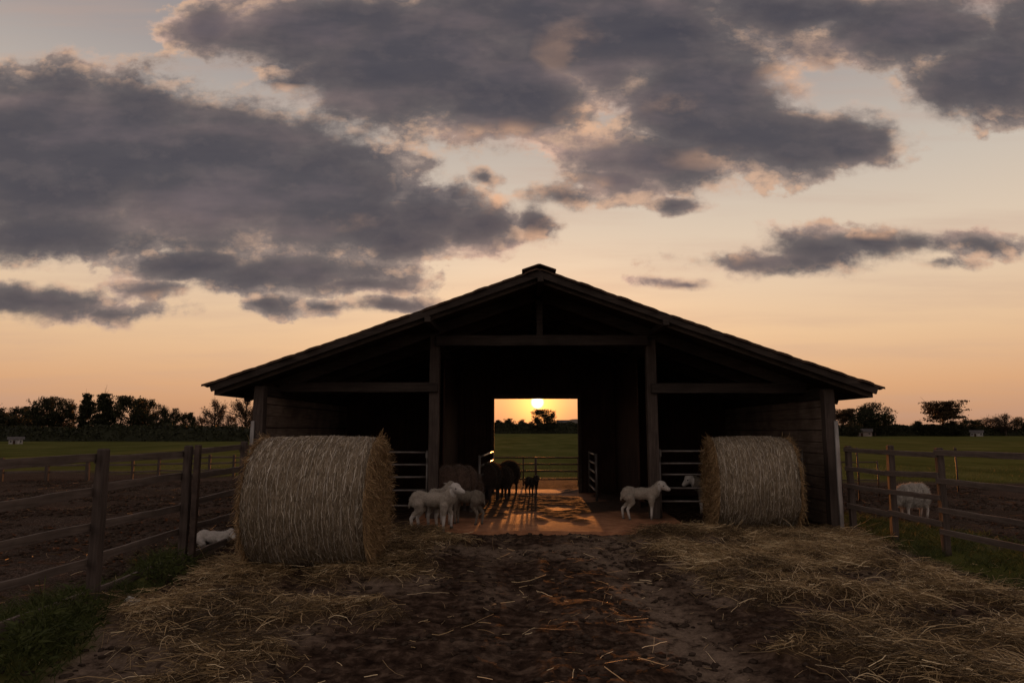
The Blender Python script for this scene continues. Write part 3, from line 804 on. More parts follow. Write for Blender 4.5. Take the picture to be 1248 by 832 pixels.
# floor of the aisle: worn slab with dung and litter
fx = np.arange(-1.62, 2.36, .03); fy = np.arange(9.42, 15.9, .03)
FX, FY = np.meshgrid(fx, fy, indexing='ij')
dirt = sst(.40, .58, fbm(FX * 1.5 + 2, FY * .9, 4) + .16 * sst(10.9, 11.8, FY) * sst(15, 14, FY) - .05)
dirt = np.clip(dirt * sst(10.0, 10.9, FY + .6 * fbm(FX * 2, FY * 2, 2)), 0, 1)
FZ = .045 + (fbm(FX * 2, FY * 2, 3) - .5) * .008 + dirt * (fbm(FX * 7, FY * 7, 4, .6)) * .030
ed = (fbm(FX * 3, FX * 0 + 1, 3) - .5) * .22
FYe = np.where(FY < 9.46, FY + ed, FY)
def floorz(x, y):
    return .045
k = np.arange(FX.size).reshape(FX.shape)
Fq = np.stack([k[:-1, :-1], k[1:, :-1], k[1:, 1:], k[:-1, 1:]], -1).reshape(-1, 4)
Vf = np.stack([FX, FYe, FZ], -1).reshape(-1, 3)
ring = np.concatenate([k[:, 0], k[-1, 1:], k[::-1, -1][1:], k[0, ::-1][1:-1]])
low = Vf[ring].copy(); low[:, 2] = -.05; o0 = len(Vf); kk = np.arange(len(ring)); k3 = np.roll(kk, -1)
Fs = np.stack([ring[kk], ring[k3], o0 + k3, o0 + kk], -1)
Fs = np.stack([o0 + len(ring) + kk, o0 + len(ring) + k3, o0 + k3, o0 + kk], -1); low = np.concatenate([low, Vf[ring]])
fm, nt, b = newmat('worn barn floor', .8, .25)
o = nt.coord(); n = nt.noise(o, 6, 8, .65); nf = nt.noise(o, 40, 5, .7)
cc = nt.ramp(n, [(.3, (.22, .095, .05)), (.7, (.48, .23, .12))])  # orange glow of the low sun mixed into the slab colour
cc = nt.mix(nt.attr('dirt'), cc, nt.ramp(nf, [(.35, (.018, .010, .006)), (.7, (.085, .045, .026))]))
nt.put(b.inputs['Base Color'], cc); nt.put(b.inputs['Roughness'], nt.math('MULTIPLY_ADD', nt.attr('dirt'), .18, .80))
bump(nt, b, nt.math('ADD', n, nt.math('MULTIPLY', nf, .5)), .5, .012)
fo = link('barn_floor', mesh_np('barn_floor', np.concatenate([Vf, low]), np.concatenate([Fq, Fs]), dict(dirt=np.concatenate([dirt.ravel(), np.zeros(len(low))])), smooth=True), fm)
tag(fo, kind='structure')

# ------------------------------------------------------------------ gates
def tube_gate(name, a, b, z0, rails, label, group, mat, latch=True, r=.017, mids=(), endr=.02, rootz=0.0):
    a = Vector((a[0], a[1], 0)); b = Vector((b[0], b[1], 0)); L = (b - a).length
    p = empty(name, (a.x, a.y, rootz), math.atan2(b.y - a.y, b.x - a.x))
    for i, z in enumerate(rails):
        mb = MB(); mb.tube([(0.0, 0, z), (L * .33, 0, z + random.uniform(-.006, .004)), (L * .66, 0, z + random.uniform(-.008, .004)), (L, 0, z)], r, 10); mb.build('rail', mat, p)
    for x in (0, L):
        mb = MB(); mb.tube([(x, 0, z0), (x, 0, max(rails) + .03)], endr, 10); mb.build('upright', mat, p)
    for x in mids:
        mb = MB(); mb.tube([(x * L, 0, z0 if x != .5 else z0), (x * L, 0, max(rails))], r * .9, 8); mb.build('brace', mat, p)
    if latch:
        x = L if latch == 'end' else 0
        mb = MB(); mb.box((x, -.03, max(rails) - .04), (.05, .03, .09), bevel=.006); mb.tube([(x, -.05, max(rails)), (x, -.05, max(rails) - .16)], .008, 6); mb.build('latch', mat, p)
    tag(p, label, 'gate', group)
    return p
zs = [atY(500, y, YC).z for y in (551, 566, 581, 597, 616)]
tube_gate('metal_gate', (pl + .12, YC), (cl - .10, YC), .06, zs, 'grey tubular pen gate seen beside the nearer hay bale', 'tubular pen gates across the barn front', M['metal'], 'end')
zs = [atY(830, y, YC).z for y in (549.5, 564.5, 578, 594.5, 610.5)]
tube_gate('metal_gate', (crr + .10, YC), (pr - .12, YC), .06, zs, 'grey tubular pen gate partly hidden by the farther hay bale', 'tubular pen gates across the barn front', M['metal'], True)
hz = [.87, .70, .53, .36, .20]
a0 = gnd(584, 618, .045); 
tube_gate('aisle_gate', (a0.x, a0.y), (dl - .02, YB - .2), .07, [z + .045 for z in hz], 'sunlit metal gate folded open next to the sheep in the aisle', 'gates folded back inside the barn doorway', M['metal'], False, .022, endr=.024)
a1 = gnd(727.5, 612, .045)
tube_gate('aisle_gate', (a1.x, a1.y), (a1.x + .04, YB - .15), .07, [z + .045 for z in hz], 'sunlit metal gate folded open on the empty side of the doorway', 'gates folded back inside the barn doorway', M['metal'], False, .022, endr=.024)
YG = 17.4
zs = [atY(650, y, YG).z for y in (557.5, 565.5, 574, 583.5)]
tube_gate('field_gate', (X_(600, YG) - .6, YG), (X_(705, YG), YG), 0, zs, 'thin dark gate closing off the pasture behind the barn', None, M['rust'], False, .02, mids=(.5, ))
q = bpy.context.scene.objects
# uprights of that gate as the photo shows them
mb = MB(); mb.tube([(X_(653, YG), YG - .02, 0), (X_(653, YG), YG - .02, zs[0] + .02)], .028, 8); o = mb.build('gate_post', M['rust']); tag(o, 'slim dark post in the middle of the pasture gate', 'post')
mb = MB(); mb.beam((X_(708, YG) + .03, YG, -.05), (X_(708, YG) + .03, YG, .82), .1, .1, .01, up=Vector((0, 1, 0))); o = mb.build('gate_post', M['wood_z']); tag(o, 'square wooden post at the end of the pasture gate', 'post')

# ------------------------------------------------------------------ timber fences
def post_mesh(h, w=.11, rnd_=False):
    mb = MB()
    if rnd_: mb.tube([(0, 0, -.1), (0, 0, h * .5), (0, 0, h - .02), (0, 0, h)], [w * .55, w * .52, w * .5, w * .35], 12)
    else: mb.beam((0, 0, -.1), (0, 0, h), w, w, .012, up=Vector((0, 1, 0)), seg=5, wob=.005)
    return mb
def fence(name, pts, rails, label, side, h=1.24, w=.076, rw=.064, rt=.028, group=None, mats=('wood_z', 'wood_y'), tilt=.012, hmod=None):
    p = empty(name, (pts[0][0], pts[0][1], 0)); o0 = Vector((pts[0][0], pts[0][1], 0))
    for i, (x, y) in enumerate(pts):
        mb = post_mesh((h + random.uniform(-.02, .03)), w); o = mb.build('post', M[mats[0]], p)
        o.location = Vector((x, y, float(height(np.array([x]), np.array([y]))[0]))) - o0; o.rotation_euler = (random.uniform(-tilt, tilt), random.uniform(-tilt, tilt), random.uniform(-.1, .1))
    for i in range(len(pts) - 1):
        a = Vector((*pts[i], 0)); b = Vector((*pts[i + 1], 0)); d = (b - a).normalized(); n = Vector((-d.y, d.x, 0)) * side
        rl = rails(i) if callable(rails) else rails
        for z in rl:
            mb = MB(); off = n * (w / 2 + rt / 2 + .002)
            za, zb_ = z + random.uniform(-.022, .022), z + random.uniform(-.022, .022)
            L = (b - a).length
            mb.beam(Vector((0, 0, 0)), Vector((0, L + .03, 0)), rt, rw * random.uniform(.9, 1.08), .004, seg=6, wob=.004)
            o = mb.build('rail', M[mats[1]], p)
            o.location = a + off - o0 + Vector((0, 0, za)) - d * .015
            o.rotation_euler = (math.atan2(zb_ - za, L), 0, math.atan2(d.y, d.x) - math.pi / 2)
    tag(p, label, 'fence', group)
    return p
fence('wooden_fence', [(-3.42, 2.65), (-3.43, 4.15), (-3.45, 5.65), (-3.47, 7.15), (-3.49, 8.65), (-3.75, 9.9)], [1.165, .90, .62, .355, .085], 'near weathered plank fence with five rails running back beside the larger bale', 1)
fence('wooden_fence', [(4.60, 9.80), (4.69, 8.90), (4.79, 8.0), (4.98, 6.1), (5.15, 4.2), (5.3, 2.4)], lambda i: [1.13, .86, .61, .35] if i < 2 else [1.13, .83, .50, .24], 'dark plank fence with four rails leading out from the barn corner by the pale sheep', -1, h=1.2)
mb = MB(); mb.beam((-3.36, 7.12, -.05), (-3.36, 7.12, 1.24), .055, .055, .004, up=Vector((0, 1, 0))); o = mb.build('metal_post', M['rust']); tag(o, 'narrow metal post fixed beside the second wooden fence post', 'post')
fp = [(-18.5, 18.0), (-17.4, 18.2), (-16.3, 18.3), (-15.2, 18.5), (-14.1, 18.6), (-13.0, 18.8), (-12.0, 19.0)]
fence('paddock_fence', fp, [.545, .40, .24], 'low far paddock fence, section at the left end of the dirt', 1, h=.62, w=.09, rw=.055, rt=.03)
fp = [(-11.7, 19.3), (-11.1, 19.6), (-10.5, 19.9), (-9.9, 20.2), (-9.3, 20.5), (-8.7, 20.8), (-8.1, 21.1), (-7.4, 21.4), (-6.7, 21.8)]
fence('paddock_fence', fp, [.56, .40, .20], 'low far paddock fence, section showing between the near posts', 1, h=.64, w=.07, rw=.05, rt=.03)
# stakes and hurdle on the right
def stake(px, pytop, pybot, label):
    g0 = gnd(px, pybot); t = atY(px, pytop, g0.y)
    mb = MB(); mb.tube([(0, 0, -.1), (0.01, 0, t.z * .5), (0, 0, t.z)], [.02, .018, .02], 8); mb.box((0, -.012, t.z - .05), (.05, .04, .07), bevel=.006)
    o = mb.build('stake', M['rust']); o.location = (g0.x, g0.y, 0); tag(o, label, 'stake', 'thin dark stakes in the right paddock')
stake(1168, 545, 600, 'thin dark stake standing alone in the dirt right of the pale sheep')
stake(1048, 545, 612, 'thin dark stake just beyond the barn corner fence')
a = gnd(1027, 606); bb = gnd(1072, 606)
tube_gate('metal_hurdle', (a.x, a.y), (bb.x, bb.y), 0, [atY(1050, 563, a.y).z, atY(1050, 585, a.y).z], 'small dark tube hurdle beyond the barn corner fence', None, M['rust'], False, .014, endr=.016)

# ------------------------------------------------------------------ sheep
def wool(name, c0, c1, rough=.95):
    m, nt, b = newmat(name, rough, .1)
    n = nt.noise(nt.coord(), 26, 6, .7); n2 = nt.noise(nt.coord(), 5, 3, .5)
    c = nt.ramp(n, [(.3, c0), (.7, c1)])
    c = nt.mix(nt.ss(n2, .45, .7, 0, .25), c, tuple(x * .6 for x in c0))
    nt.put(b.inputs['Base Color'], c); b.inputs['Sheen Weight'].default_value = .25; b.inputs['Sheen Roughness'].default_value = .4
    bump(nt, b, nt.noise(nt.coord(), 60, 4, .7), .8, .008)
    return m
W_LAMB = wool('lamb wool', (.25, .215, .18), (.41, .36, .31)); F_LAMB = wool('lamb face', (.38, .35, .325), (.54, .505, .475))
W_DIRTY = wool('grey lamb wool', (.11, .09, .072), (.22, .19, .155)); W_BROWN = wool('brown sheep wool', (.022, .015, .012), (.06, .042, .034)); F_DARK = wool('dark sheep face', (.03, .022, .02), (.07, .05, .045))
W_EWE = wool('ewe wool', (.07, .046, .036), (.14, .095, .075)); W_GREY = wool('pale sheep wool', (.24, .22, .195), (.44, .41, .375))
for m_ in (F_LAMB,):
    nt = NT(m_.node_tree); b = m_.node_tree.nodes['Principled BSDF']; old = b.inputs['Base Color'].links[0].from_socket
    sz = nt.node('ShaderNodeSeparateXYZ'); nt.l.new(nt.coord(), sz.inputs[0])
    dirtm = nt.math('ADD', sz.outputs[2], nt.math('MULTIPLY', nt.noise(nt.coord(), 14, 4, .6), .25))
    nt.put(b.inputs['Base Color'], nt.mix(nt.ss(dirtm, .32, .16, 0, .75), old, (.10, .07, .05)))
M['eye'] = simple('eye', (.004, .003, .003), (.006, .005, .005), 4, rough=.15, spec=.6, bs=0)
M['hoof'] = simple('hoof', (.05, .04, .035), (.10, .085, .07), 20)
def fleece(w, c0, c1): return leafmat('fleece of ' + w.name, c0, c1, .5 if w.name.startswith('brown') else .25)
FLEECE = {w.name: fleece(w, a_, b_) for w, a_, b_ in ((W_LAMB, (.24, .21, .175), (.50, .45, .39)), (F_LAMB, (.38, .35, .33), (.60, .56, .53)), (W_DIRTY, (.09, .075, .06), (.26, .22, .18)), (W_BROWN, (.03, .022, .016), (.15, .105, .07)), (F_DARK, (.02, .015, .013), (.06, .045, .04)), (W_EWE, (.06, .04, .03), (.17, .115, .09)), (W_GREY, (.22, .20, .18), (.52, .485, .44)))}
def capsule(bm, p0, r0, p1, r1, n=14):
    p0 = Vector(p0); p1 = Vector(p1); d = p1 - p0; L = d.length; d.normalize()
    q = Vector((0, 0, 1)).rotation_difference(d).to_matrix()
    rings = []
    m = 5
    prof = [(-r0 * math.cos(t), r0 * math.sin(t)) for t in [math.pi / 2 * i / m for i in range(1, m + 1)]] + [(L + r1 * math.sin(t), r1 * math.cos(t)) for t in [math.pi / 2 * i / m for i in range(0, m)]]
    vs0 = bm.verts.new(p0 + q @ Vector((0, 0, -r0)))
    for (z, r) in prof:
        rings.append([bm.verts.new(p0 + q @ Vector((r * math.cos(2 * math.pi * k / n), r * math.sin(2 * math.pi * k / n), z))) for k in range(n)])
    v1 = bm.verts.new(p0 + q @ Vector((0, 0, L + r1)))
    for k in range(n):
        bm.faces.new((vs0, rings[0][(k + 1) % n], rings[0][k])); bm.faces.new((v1, rings[-1][k], rings[-1][(k + 1) % n]))
    for i in range(len(rings) - 1):
        for k in range(n): bm.faces.new((rings[i][k], rings[i][(k + 1) % n], rings[i + 1][(k + 1) % n], rings[i + 1][k]))
def ellipsoid(bm, c, r, rot=None):
    res = bmesh.ops.create_icosphere(bm, subdivisions=3, radius=1)
    Mx = rot.to_matrix() if rot else Matrix.Identity(3)
    for v in res['verts']: v.co = Mx @ Vector((v.co.x * r[0], v.co.y * r[1], v.co.z * r[2])) + Vector(c)
def sheep(loc, yaw, size, label, pose='stand', adult=False, head=(0, 0), woolm=None, facem=None, legs=None, group=None, lift=False, name='lamb'):
    """local space: faces +X, back height about 1 (scaled by size); body one remeshed surface; head = (turn, pitch) degrees"""
    woolm = woolm or W_LAMB; facem = facem or F_LAMB
    bm = bmesh.new()
    k = 1.25 if adult else 1.0
    bz = .72 if pose != 'lie' else .27
    bw = (.225 if adult else .138) * k
    rz_ = .27 * k if adult else .172
    ellipsoid(bm, (-.30, 0, bz + .02), (.24, bw * .98, rz_)); ellipsoid(bm, (.0, 0, bz - (.0 if adult else -.005)), (.36, bw * 1.08, rz_ * (1.08 if adult else .93))); ellipsoid(bm, (.26, 0, bz - .01), (.22, bw * .95, rz_ * 1.0))
    ellipsoid(bm, (-.42, 0, bz - .04), (.13, bw * .8, rz_ * .8))
    # neck and head
    ht, hp = R(head[0]), R(head[1])
    if pose == 'graze':
        nb = Vector((.40, 0, bz)); nt_ = Vector((.66, 0, bz - .30)); dirh = Vector((.45, 0, -1))
    elif pose == 'lie':
        nb = Vector((.38, 0, bz + .02)); nt_ = Vector((.56, .03, bz + .14)); dirh = Vector((1, 0, -.35))
    else:
        nb = Vector((.36, 0, bz + .04)); nt_ = Vector((.50 + .03 * (hp < 0), .0, bz + .235 + .10 * math.sin(hp))); dirh = Vector((1, 0, -.28 + math.sin(hp)))
    rotz = Matrix.Rotation(ht, 3, 'Z')
    side_off = Vector((0, math.sin(ht) * .10, 0))
    nt_ = nt_ + side_off
    dirh = (rotz @ dirh).normalized()
    nr = .135 if adult else .118
    capsule(bm, nb, nr * 1.45, nt_ - dirh * .02, nr * .82)
    hs = 1.28 if not adult else .95
    upv = Vector((0, 0, 1)); sidev = dirh.cross(upv).normalized(); uph = sidev.cross(dirh).normalized()
    qh = Matrix((dirh, sidev, uph)).transposed()
    ellipsoid(bm, nt_ + dirh * .03 + uph * .02, (.115 * hs, .082 * hs, .095 * hs), qh.to_quaternion())
    capsule(bm, nt_ + dirh * .07 * hs + uph * .005, .070 * hs, nt_ + dirh * .20 * hs - uph * .025, .042 * hs)
    capsule(bm, nt_ + dirh * .06 * hs - uph * .045, .045 * hs, nt_ + dirh * .19 * hs - uph * .05, .03 * hs)
    hooves = []
    thick = 1.15 if not adult else 1.3
    if pose == 'lie':
        for s in (-1, 1):
            capsule(bm, (.30, s * .12, .16), .07, (.46, s * .15, .07), .045); capsule(bm, (.46, s * .15, .06), .04, (.30, s * .17, .04), .03)
            capsule(bm, (-.34, s * .13, .2), .12, (-.16, s * .2, .10), .06); capsule(bm, (-.16, s * .2, .07), .045, (-.34, s * .22, .04), .032)
    else:
        L = legs or {'fl': 0, 'fr': 0, 'hl': 0, 'hr': 0}
        for key, x0, s in (('fl', .28, 1), ('fr', .28, -1), ('hl', -.34, 1), ('hr', -.34, -1)):
            dx = L.get(key, 0); y = s * .105 * k
            if key[0] == 'f':
                top = Vector((x0, y, bz - .12)); knee = Vector((x0 + dx * .55 + .01, y, .33)); foot = Vector((x0 + dx, y, .05))
                if lift and key == 'fl':
                    knee = Vector((x0 + .13, y, .42)); foot = Vector((x0 + .14, y, .14)); fet = Vector((x0 + .10, y, .19)); foot = Vector((x0 + .12, y, .12))
                capsule(bm, top, .082 * thick, knee, .036 * thick); capsule(bm, knee, .037 * thick, foot, .026 * thick)
            else:
                top = Vector((x0 + .02, y, bz - .10)); stif = Vector((x0 + .06 + dx * .3, y, .50)); hock = Vector((x0 - .09 + dx * .8, y, .30)); foot = Vector((x0 - .05 + dx, y, .05))
                capsule(bm, top, .12 * thick, stif, .07 * thick); capsule(bm, stif, .066 * thick, hock, .034 * thick); capsule(bm, hock, .036 * thick, foot, .027 * thick)
            hooves.append(foot)
            capsule(bm, foot, .027 * thick, foot + Vector((.012, 0, -.012)), .03 * thick, 10)
    # tail
    capsule(bm, (-.52, 0, bz + .03), .035, (-.555, 0, bz - .17), .024)
    me0 = bpy.data.meshes.new('tmp'); bm.to_mesh(me0); bm.free()
    tmp = bpy.data.objects.new('tmp', me0); COL.objects.link(tmp)
    rm = tmp.modifiers.new('r', 'REMESH'); rm.mode = 'VOXEL'; rm.voxel_size = .0135; rm.use_smooth_shade = True
    sm = tmp.modifiers.new('s', 'SMOOTH'); sm.factor = .6; sm.iterations = 5
    dg = bpy.context.evaluated_depsgraph_get()
    me = bpy.data.meshes.new_from_object(tmp.evaluated_get(dg)); bpy.data.objects.remove(tmp); bpy.data.meshes.remove(me0)
    n = len(me.vertices); co = np.empty(n * 3, np.float32); me.vertices.foreach_get('co', co); co = co.reshape(-1, 3)
    no = np.empty(n * 3, np.float32); me.vertices.foreach_get('normal', no); no = no.reshape(-1, 3)
    hc = np.array(nt_ + dirh * .12); dh = np.linalg.norm((co - hc), axis=1)
    bare = np.maximum(sst(.24, .18, dh), sst(.42, .30, co[:, 2]) if pose != 'lie' else 0 * dh)
    amp = (.020 if not adult else .035) * (1 - bare)
    nn = fbm(co[:, 0] * 17 + co[:, 2] * 5, co[:, 1] * 17 + co[:, 2] * 13, 3) - .5
    nl = fbm(co[:, 0] * 5 + 3, co[:, 2] * 5 + co[:, 1] * 4, 2) - .5
    co = co + no * ((nn * amp) + nl * .03 * (1 - bare) + (.002 if not adult else .03) * (1 - bare))[:, None]
    me.vertices.foreach_set('co', co.ravel())
    me.materials.clear(); me.materials.append(woolm); me.materials.append(facem)
    pc = np.empty(len(me.polygons) * 3, np.float32); me.polygons.foreach_get('center', pc); pc = pc.reshape(-1, 3)
    dh = np.linalg.norm(pc - hc, axis=1)
    bz_ = (dh < (.20 if not adult else .15)) | ((pc[:, 2] < .37) if pose != 'lie' else (pc[:, 2] < -1))
    me.polygons.foreach_set('material_index', bz_.astype(np.int32)); me.polygons.foreach_set('use_smooth', np.ones(len(me.polygons), bool))
    me.update()
    root = empty(name, loc, yaw); root.scale = (size, size, size)
    me.name = 'body'
    body = bpy.data.objects.new('body', me); COL.objects.link(body); body.parent = root
    # short fleece standing off the skin
    r_ = np.random.default_rng(int(abs(loc[0] * 977 + loc[1] * 131)))
    wv = np.where(bare < .25)[0]; pick = r_.choice(wv, min(len(wv), 99999), replace=False)[:9000]
    nn_ = no[pick]; dd = nn_ + r_.normal(0, .45, nn_.shape) + np.array([-.25, 0, -.35])
    v, f, at = strands(co[pick] - nn_ * .004, dd, r_.uniform(.008, .022, len(pick)) * (2.2 if adult else 1), r_.uniform(.003, .007, len(pick)), S=3, curl=r_.normal(0, .35, (len(pick), 3)))
    fl = link('fleece', mesh_np('fleece', v, f, dict(rnd=at)), FLEECE[woolm.name], body); fl['kind'] = 'stuff'
    for s in (-1, 1):
        # ear: a flattened cone leaving the side of the head
        e0 = nt_ + sidev * s * .062 * hs + uph * .05 - dirh * .015
        dr = (sidev * s * 1.0 + uph * (-.05) - dirh * .30).normalized()
        b2 = bmesh.new(); r1 = bmesh.ops.create_icosphere(b2, subdivisions=2, radius=1)
        qe = Matrix((dr, dr.cross(uph).normalized(), dr.cross(dr.cross(uph)).normalized())).transposed()
        for v in r1['verts']:
            w_ = .9 - .35 * v.co.x
            v.co = qe @ Vector((v.co.x * .065 + .05, v.co.y * .030 * w_, v.co.z * .010)) + e0
        m2 = bpy.data.meshes.new('ear'); b2.to_mesh(m2); b2.free(); link('ear', m2, facem, root, True)
        b2 = bmesh.new(); r1 = bmesh.ops.create_uvsphere(b2, u_segments=10, v_segments=8, radius=.0155)
        for v in r1['verts']: v.co += nt_ + dirh * .085 * hs + sidev * s * .069 * hs + uph * .025
        m2 = bpy.data.meshes.new('eye'); b2.to_mesh(m2); b2.free(); link('eye', m2, M['eye'], root, True)
    for f in hooves:
        mb = MB(); mb.tube([f + Vector((.012, 0, -.05)), f + Vector((.004, 0, .0))], [.037 * thick, .030 * thick], 10); mb.build('hoof', M['hoof'], root)
    # muzzle: nostrils and mouth line as one dark part
    mb = MB()
    for s in (-1, 1):
        c = nt_ + dirh * (.235 * hs) + sidev * s * .018 - uph * .022
        mb.tube([c - dirh * .012, c + dirh * .003], .006, 6)
    mb.build('nostril', M['eye'], root)
    tag(root, label, 'lamb' if name == 'lamb' else 'sheep', group)
    return root
FLZ = .045
def gx(px, Y): return atY(px, 600, Y).x
# front-left lamb, side on, facing right with the head up
yA = gnd(530, 647, .03).y
sheep((gx(528, yA), yA, .02), R(-6), .60, 'white lamb with a raised foreleg and bright face, foremost of the barn mouth group', head=(-28, 8), legs={'hl': .05, 'hr': -.06, 'fr': -.02}, lift=True, group='white lambs at the barn mouth')
yB_ = yA + .42
sheep((gx(537, yB_), yB_, .03), R(70), .60, 'white lamb standing directly behind the foremost lamb, only its back showing', head=(0, -30), group='white lambs at the barn mouth')
yC_ = gnd(570, 638, .045).y
sheep((gx(568, yC_), yC_, FLZ), R(160), .53, 'grey lamb with lowered head between the brown ewe and the foremost lamb', pose='graze', woolm=W_DIRTY, facem=W_DIRTY, head=(25, 0), legs={'hl': .05, 'hr': -.05})
sheep((gx(558, 11.45), 11.45, FLZ), R(40), .70, 'large brown ewe with a rounded rump in the shade by the column', adult=True, pose='graze', woolm=W_EWE, facem=F_DARK, name='sheep')
yE = gnd(598, 611, .045).y
sheep((gx(597, yE), yE, FLZ), R(75), .66, 'dark sheep pressed against the sunlit open gate', adult=True, woolm=W_BROWN, facem=F_DARK, head=(30, -15), name='sheep')
yF_ = gnd(615, 607, .045).y
sheep((gx(614.5, yF_), yF_, FLZ), R(80), .56, 'dark sheep seen from behind in the middle of the aisle trio', adult=True, woolm=W_BROWN, facem=F_DARK, head=(20, -30), name='sheep')
sheep((gx(620, 14.9), 14.9, FLZ), R(110), .62, 'dark sheep with a glowing outline standing in the doorway', adult=True, pose='graze', woolm=W_BROWN, facem=F_DARK, name='sheep')
yH = gnd(648, 604, .045).y
sheep((gx(648, yH), yH, FLZ), R(-62), .42, 'small dark lamb standing alone in the middle of the doorway', woolm=W_BROWN, facem=F_DARK, head=(-10, -20), legs={'fl': 0})
yI = gnd(784, 634, .03).y
sheep((gx(781, yI), yI, FLZ - .01), R(-4), .55, 'white lamb standing alone by the column, facing the farther hay bale', head=(-20, -2), legs={'hl': -.10, 'hr': .06, 'fl': .06, 'fr': -.02}, group='white lambs at the barn mouth')
sheep((gx(868, 11.7), 11.7, .0), R(170), .64, 'pale sheep behind the pen gate with its head peeping past the farther bale', adult=False, woolm=W_DIRTY, facem=F_LAMB, head=(10, -25), name='sheep')
# right paddock
yK = gnd(1106, 632).y
sheep((gx(1111, yK), yK, .0), R(193), .50, 'pale sheep grazing in the right paddock behind the plank fence', pose='graze', adult=True, woolm=W_GREY, facem=F_LAMB, head=(-15, 0), name='sheep')
# left, resting
yL = gnd(262, 668).y
sheep((gx(258, yL) , yL + .12, .0), R(-12), .42, 'white lamb lying on the dirt beyond the doubled fence post', pose='lie', head=(-30, -20), woolm=F_LAMB)

def rock(loc, s, label, seed):
    bm = bmesh.new(); bmesh.ops.create_icosphere(bm, subdivisions=4, radius=1)
    r_ = random.Random(seed)
    cuts = [Vector((r_.uniform(-1, 1), r_.uniform(-1, 1), r_.uniform(-.2, 1))).normalized() for _ in range(9)]
    for v in bm.verts:
        for c in cuts:
            d = v.co.dot(c) - r_.uniform(.66, .7)
            if d > 0: v.co -= c * d
        v.co = Vector((v.co.x * s[0], v.co.y * s[1], v.co.z * s[2]))
    me = bpy.data.meshes.new('rock'); bm.to_mesh(me); bm.free()
    o = link('rock', me, M['stone']); o.location = loc; o.rotation_euler = (0, .1, seed); tag(o, label, 'stone')
g1 = gnd(160, 741); rock((g1.x, g1.y, .03), (.12, .09, .07), 'pale stone lying in the grass under the near fence', 2)

# ------------------------------------------------------------------ trees
def tubes_np(segs, n=5):
    """segs: list of (p0,r0,p1,r1) -> verts, quads"""
    P0 = np.array([s[0] for s in segs]); P1 = np.array([s[2] for s in segs]); r0 = np.array([s[1] for s in segs]); r1 = np.array([s[3] for s in segs])
    d = P1 - P0; d /= np.linalg.norm(d, axis=1, keepdims=True) + 1e-9
    ref = np.where(np.abs(d[:, 2:3]) < .9, np.array([[0, 0, 1.]]), np.array([[1., 0, 0]]))
    a = np.cross(d, ref); a /= np.linalg.norm(a, axis=1, keepdims=True); b = np.cross(d, a)
    t = np.arange(n) * 2 * np.pi / n
    ring = a[:, None] * np.cos(t)[None, :, None] + b[:, None] * np.sin(t)[None, :, None]
    V = np.stack([P0[:, None] + ring * r0[:, None, None], P1[:, None] + ring * r1[:, None, None]], 1)
    N = len(segs); k = np.arange(N * 2 * n).reshape(N, 2, n); k2 = np.roll(k, -1, 2)
    return V.reshape(-1, 3), np.stack([k[:, 0], k2[:, 0], k2[:, 1], k[:, 1]], -1).reshape(-1, 4)
def leaf_np(C, size, r_):
    N = len(C); a = r_.normal(0, 1, (N, 3)); a /= np.linalg.norm(a, axis=1, keepdims=True)
    b = np.cross(a, r_.normal(0, 1, (N, 3))); b /= np.linalg.norm(b, axis=1, keepdims=True)
    s = size[:, None]
    V = np.stack([C - a * s * .5, C + b * s * .32, C + a * s * .5, C - b * s * .32], 1)
    k = np.arange(N * 4).reshape(N, 4)
    return V.reshape(-1, 3), k, np.repeat(r_.random(N), 4)
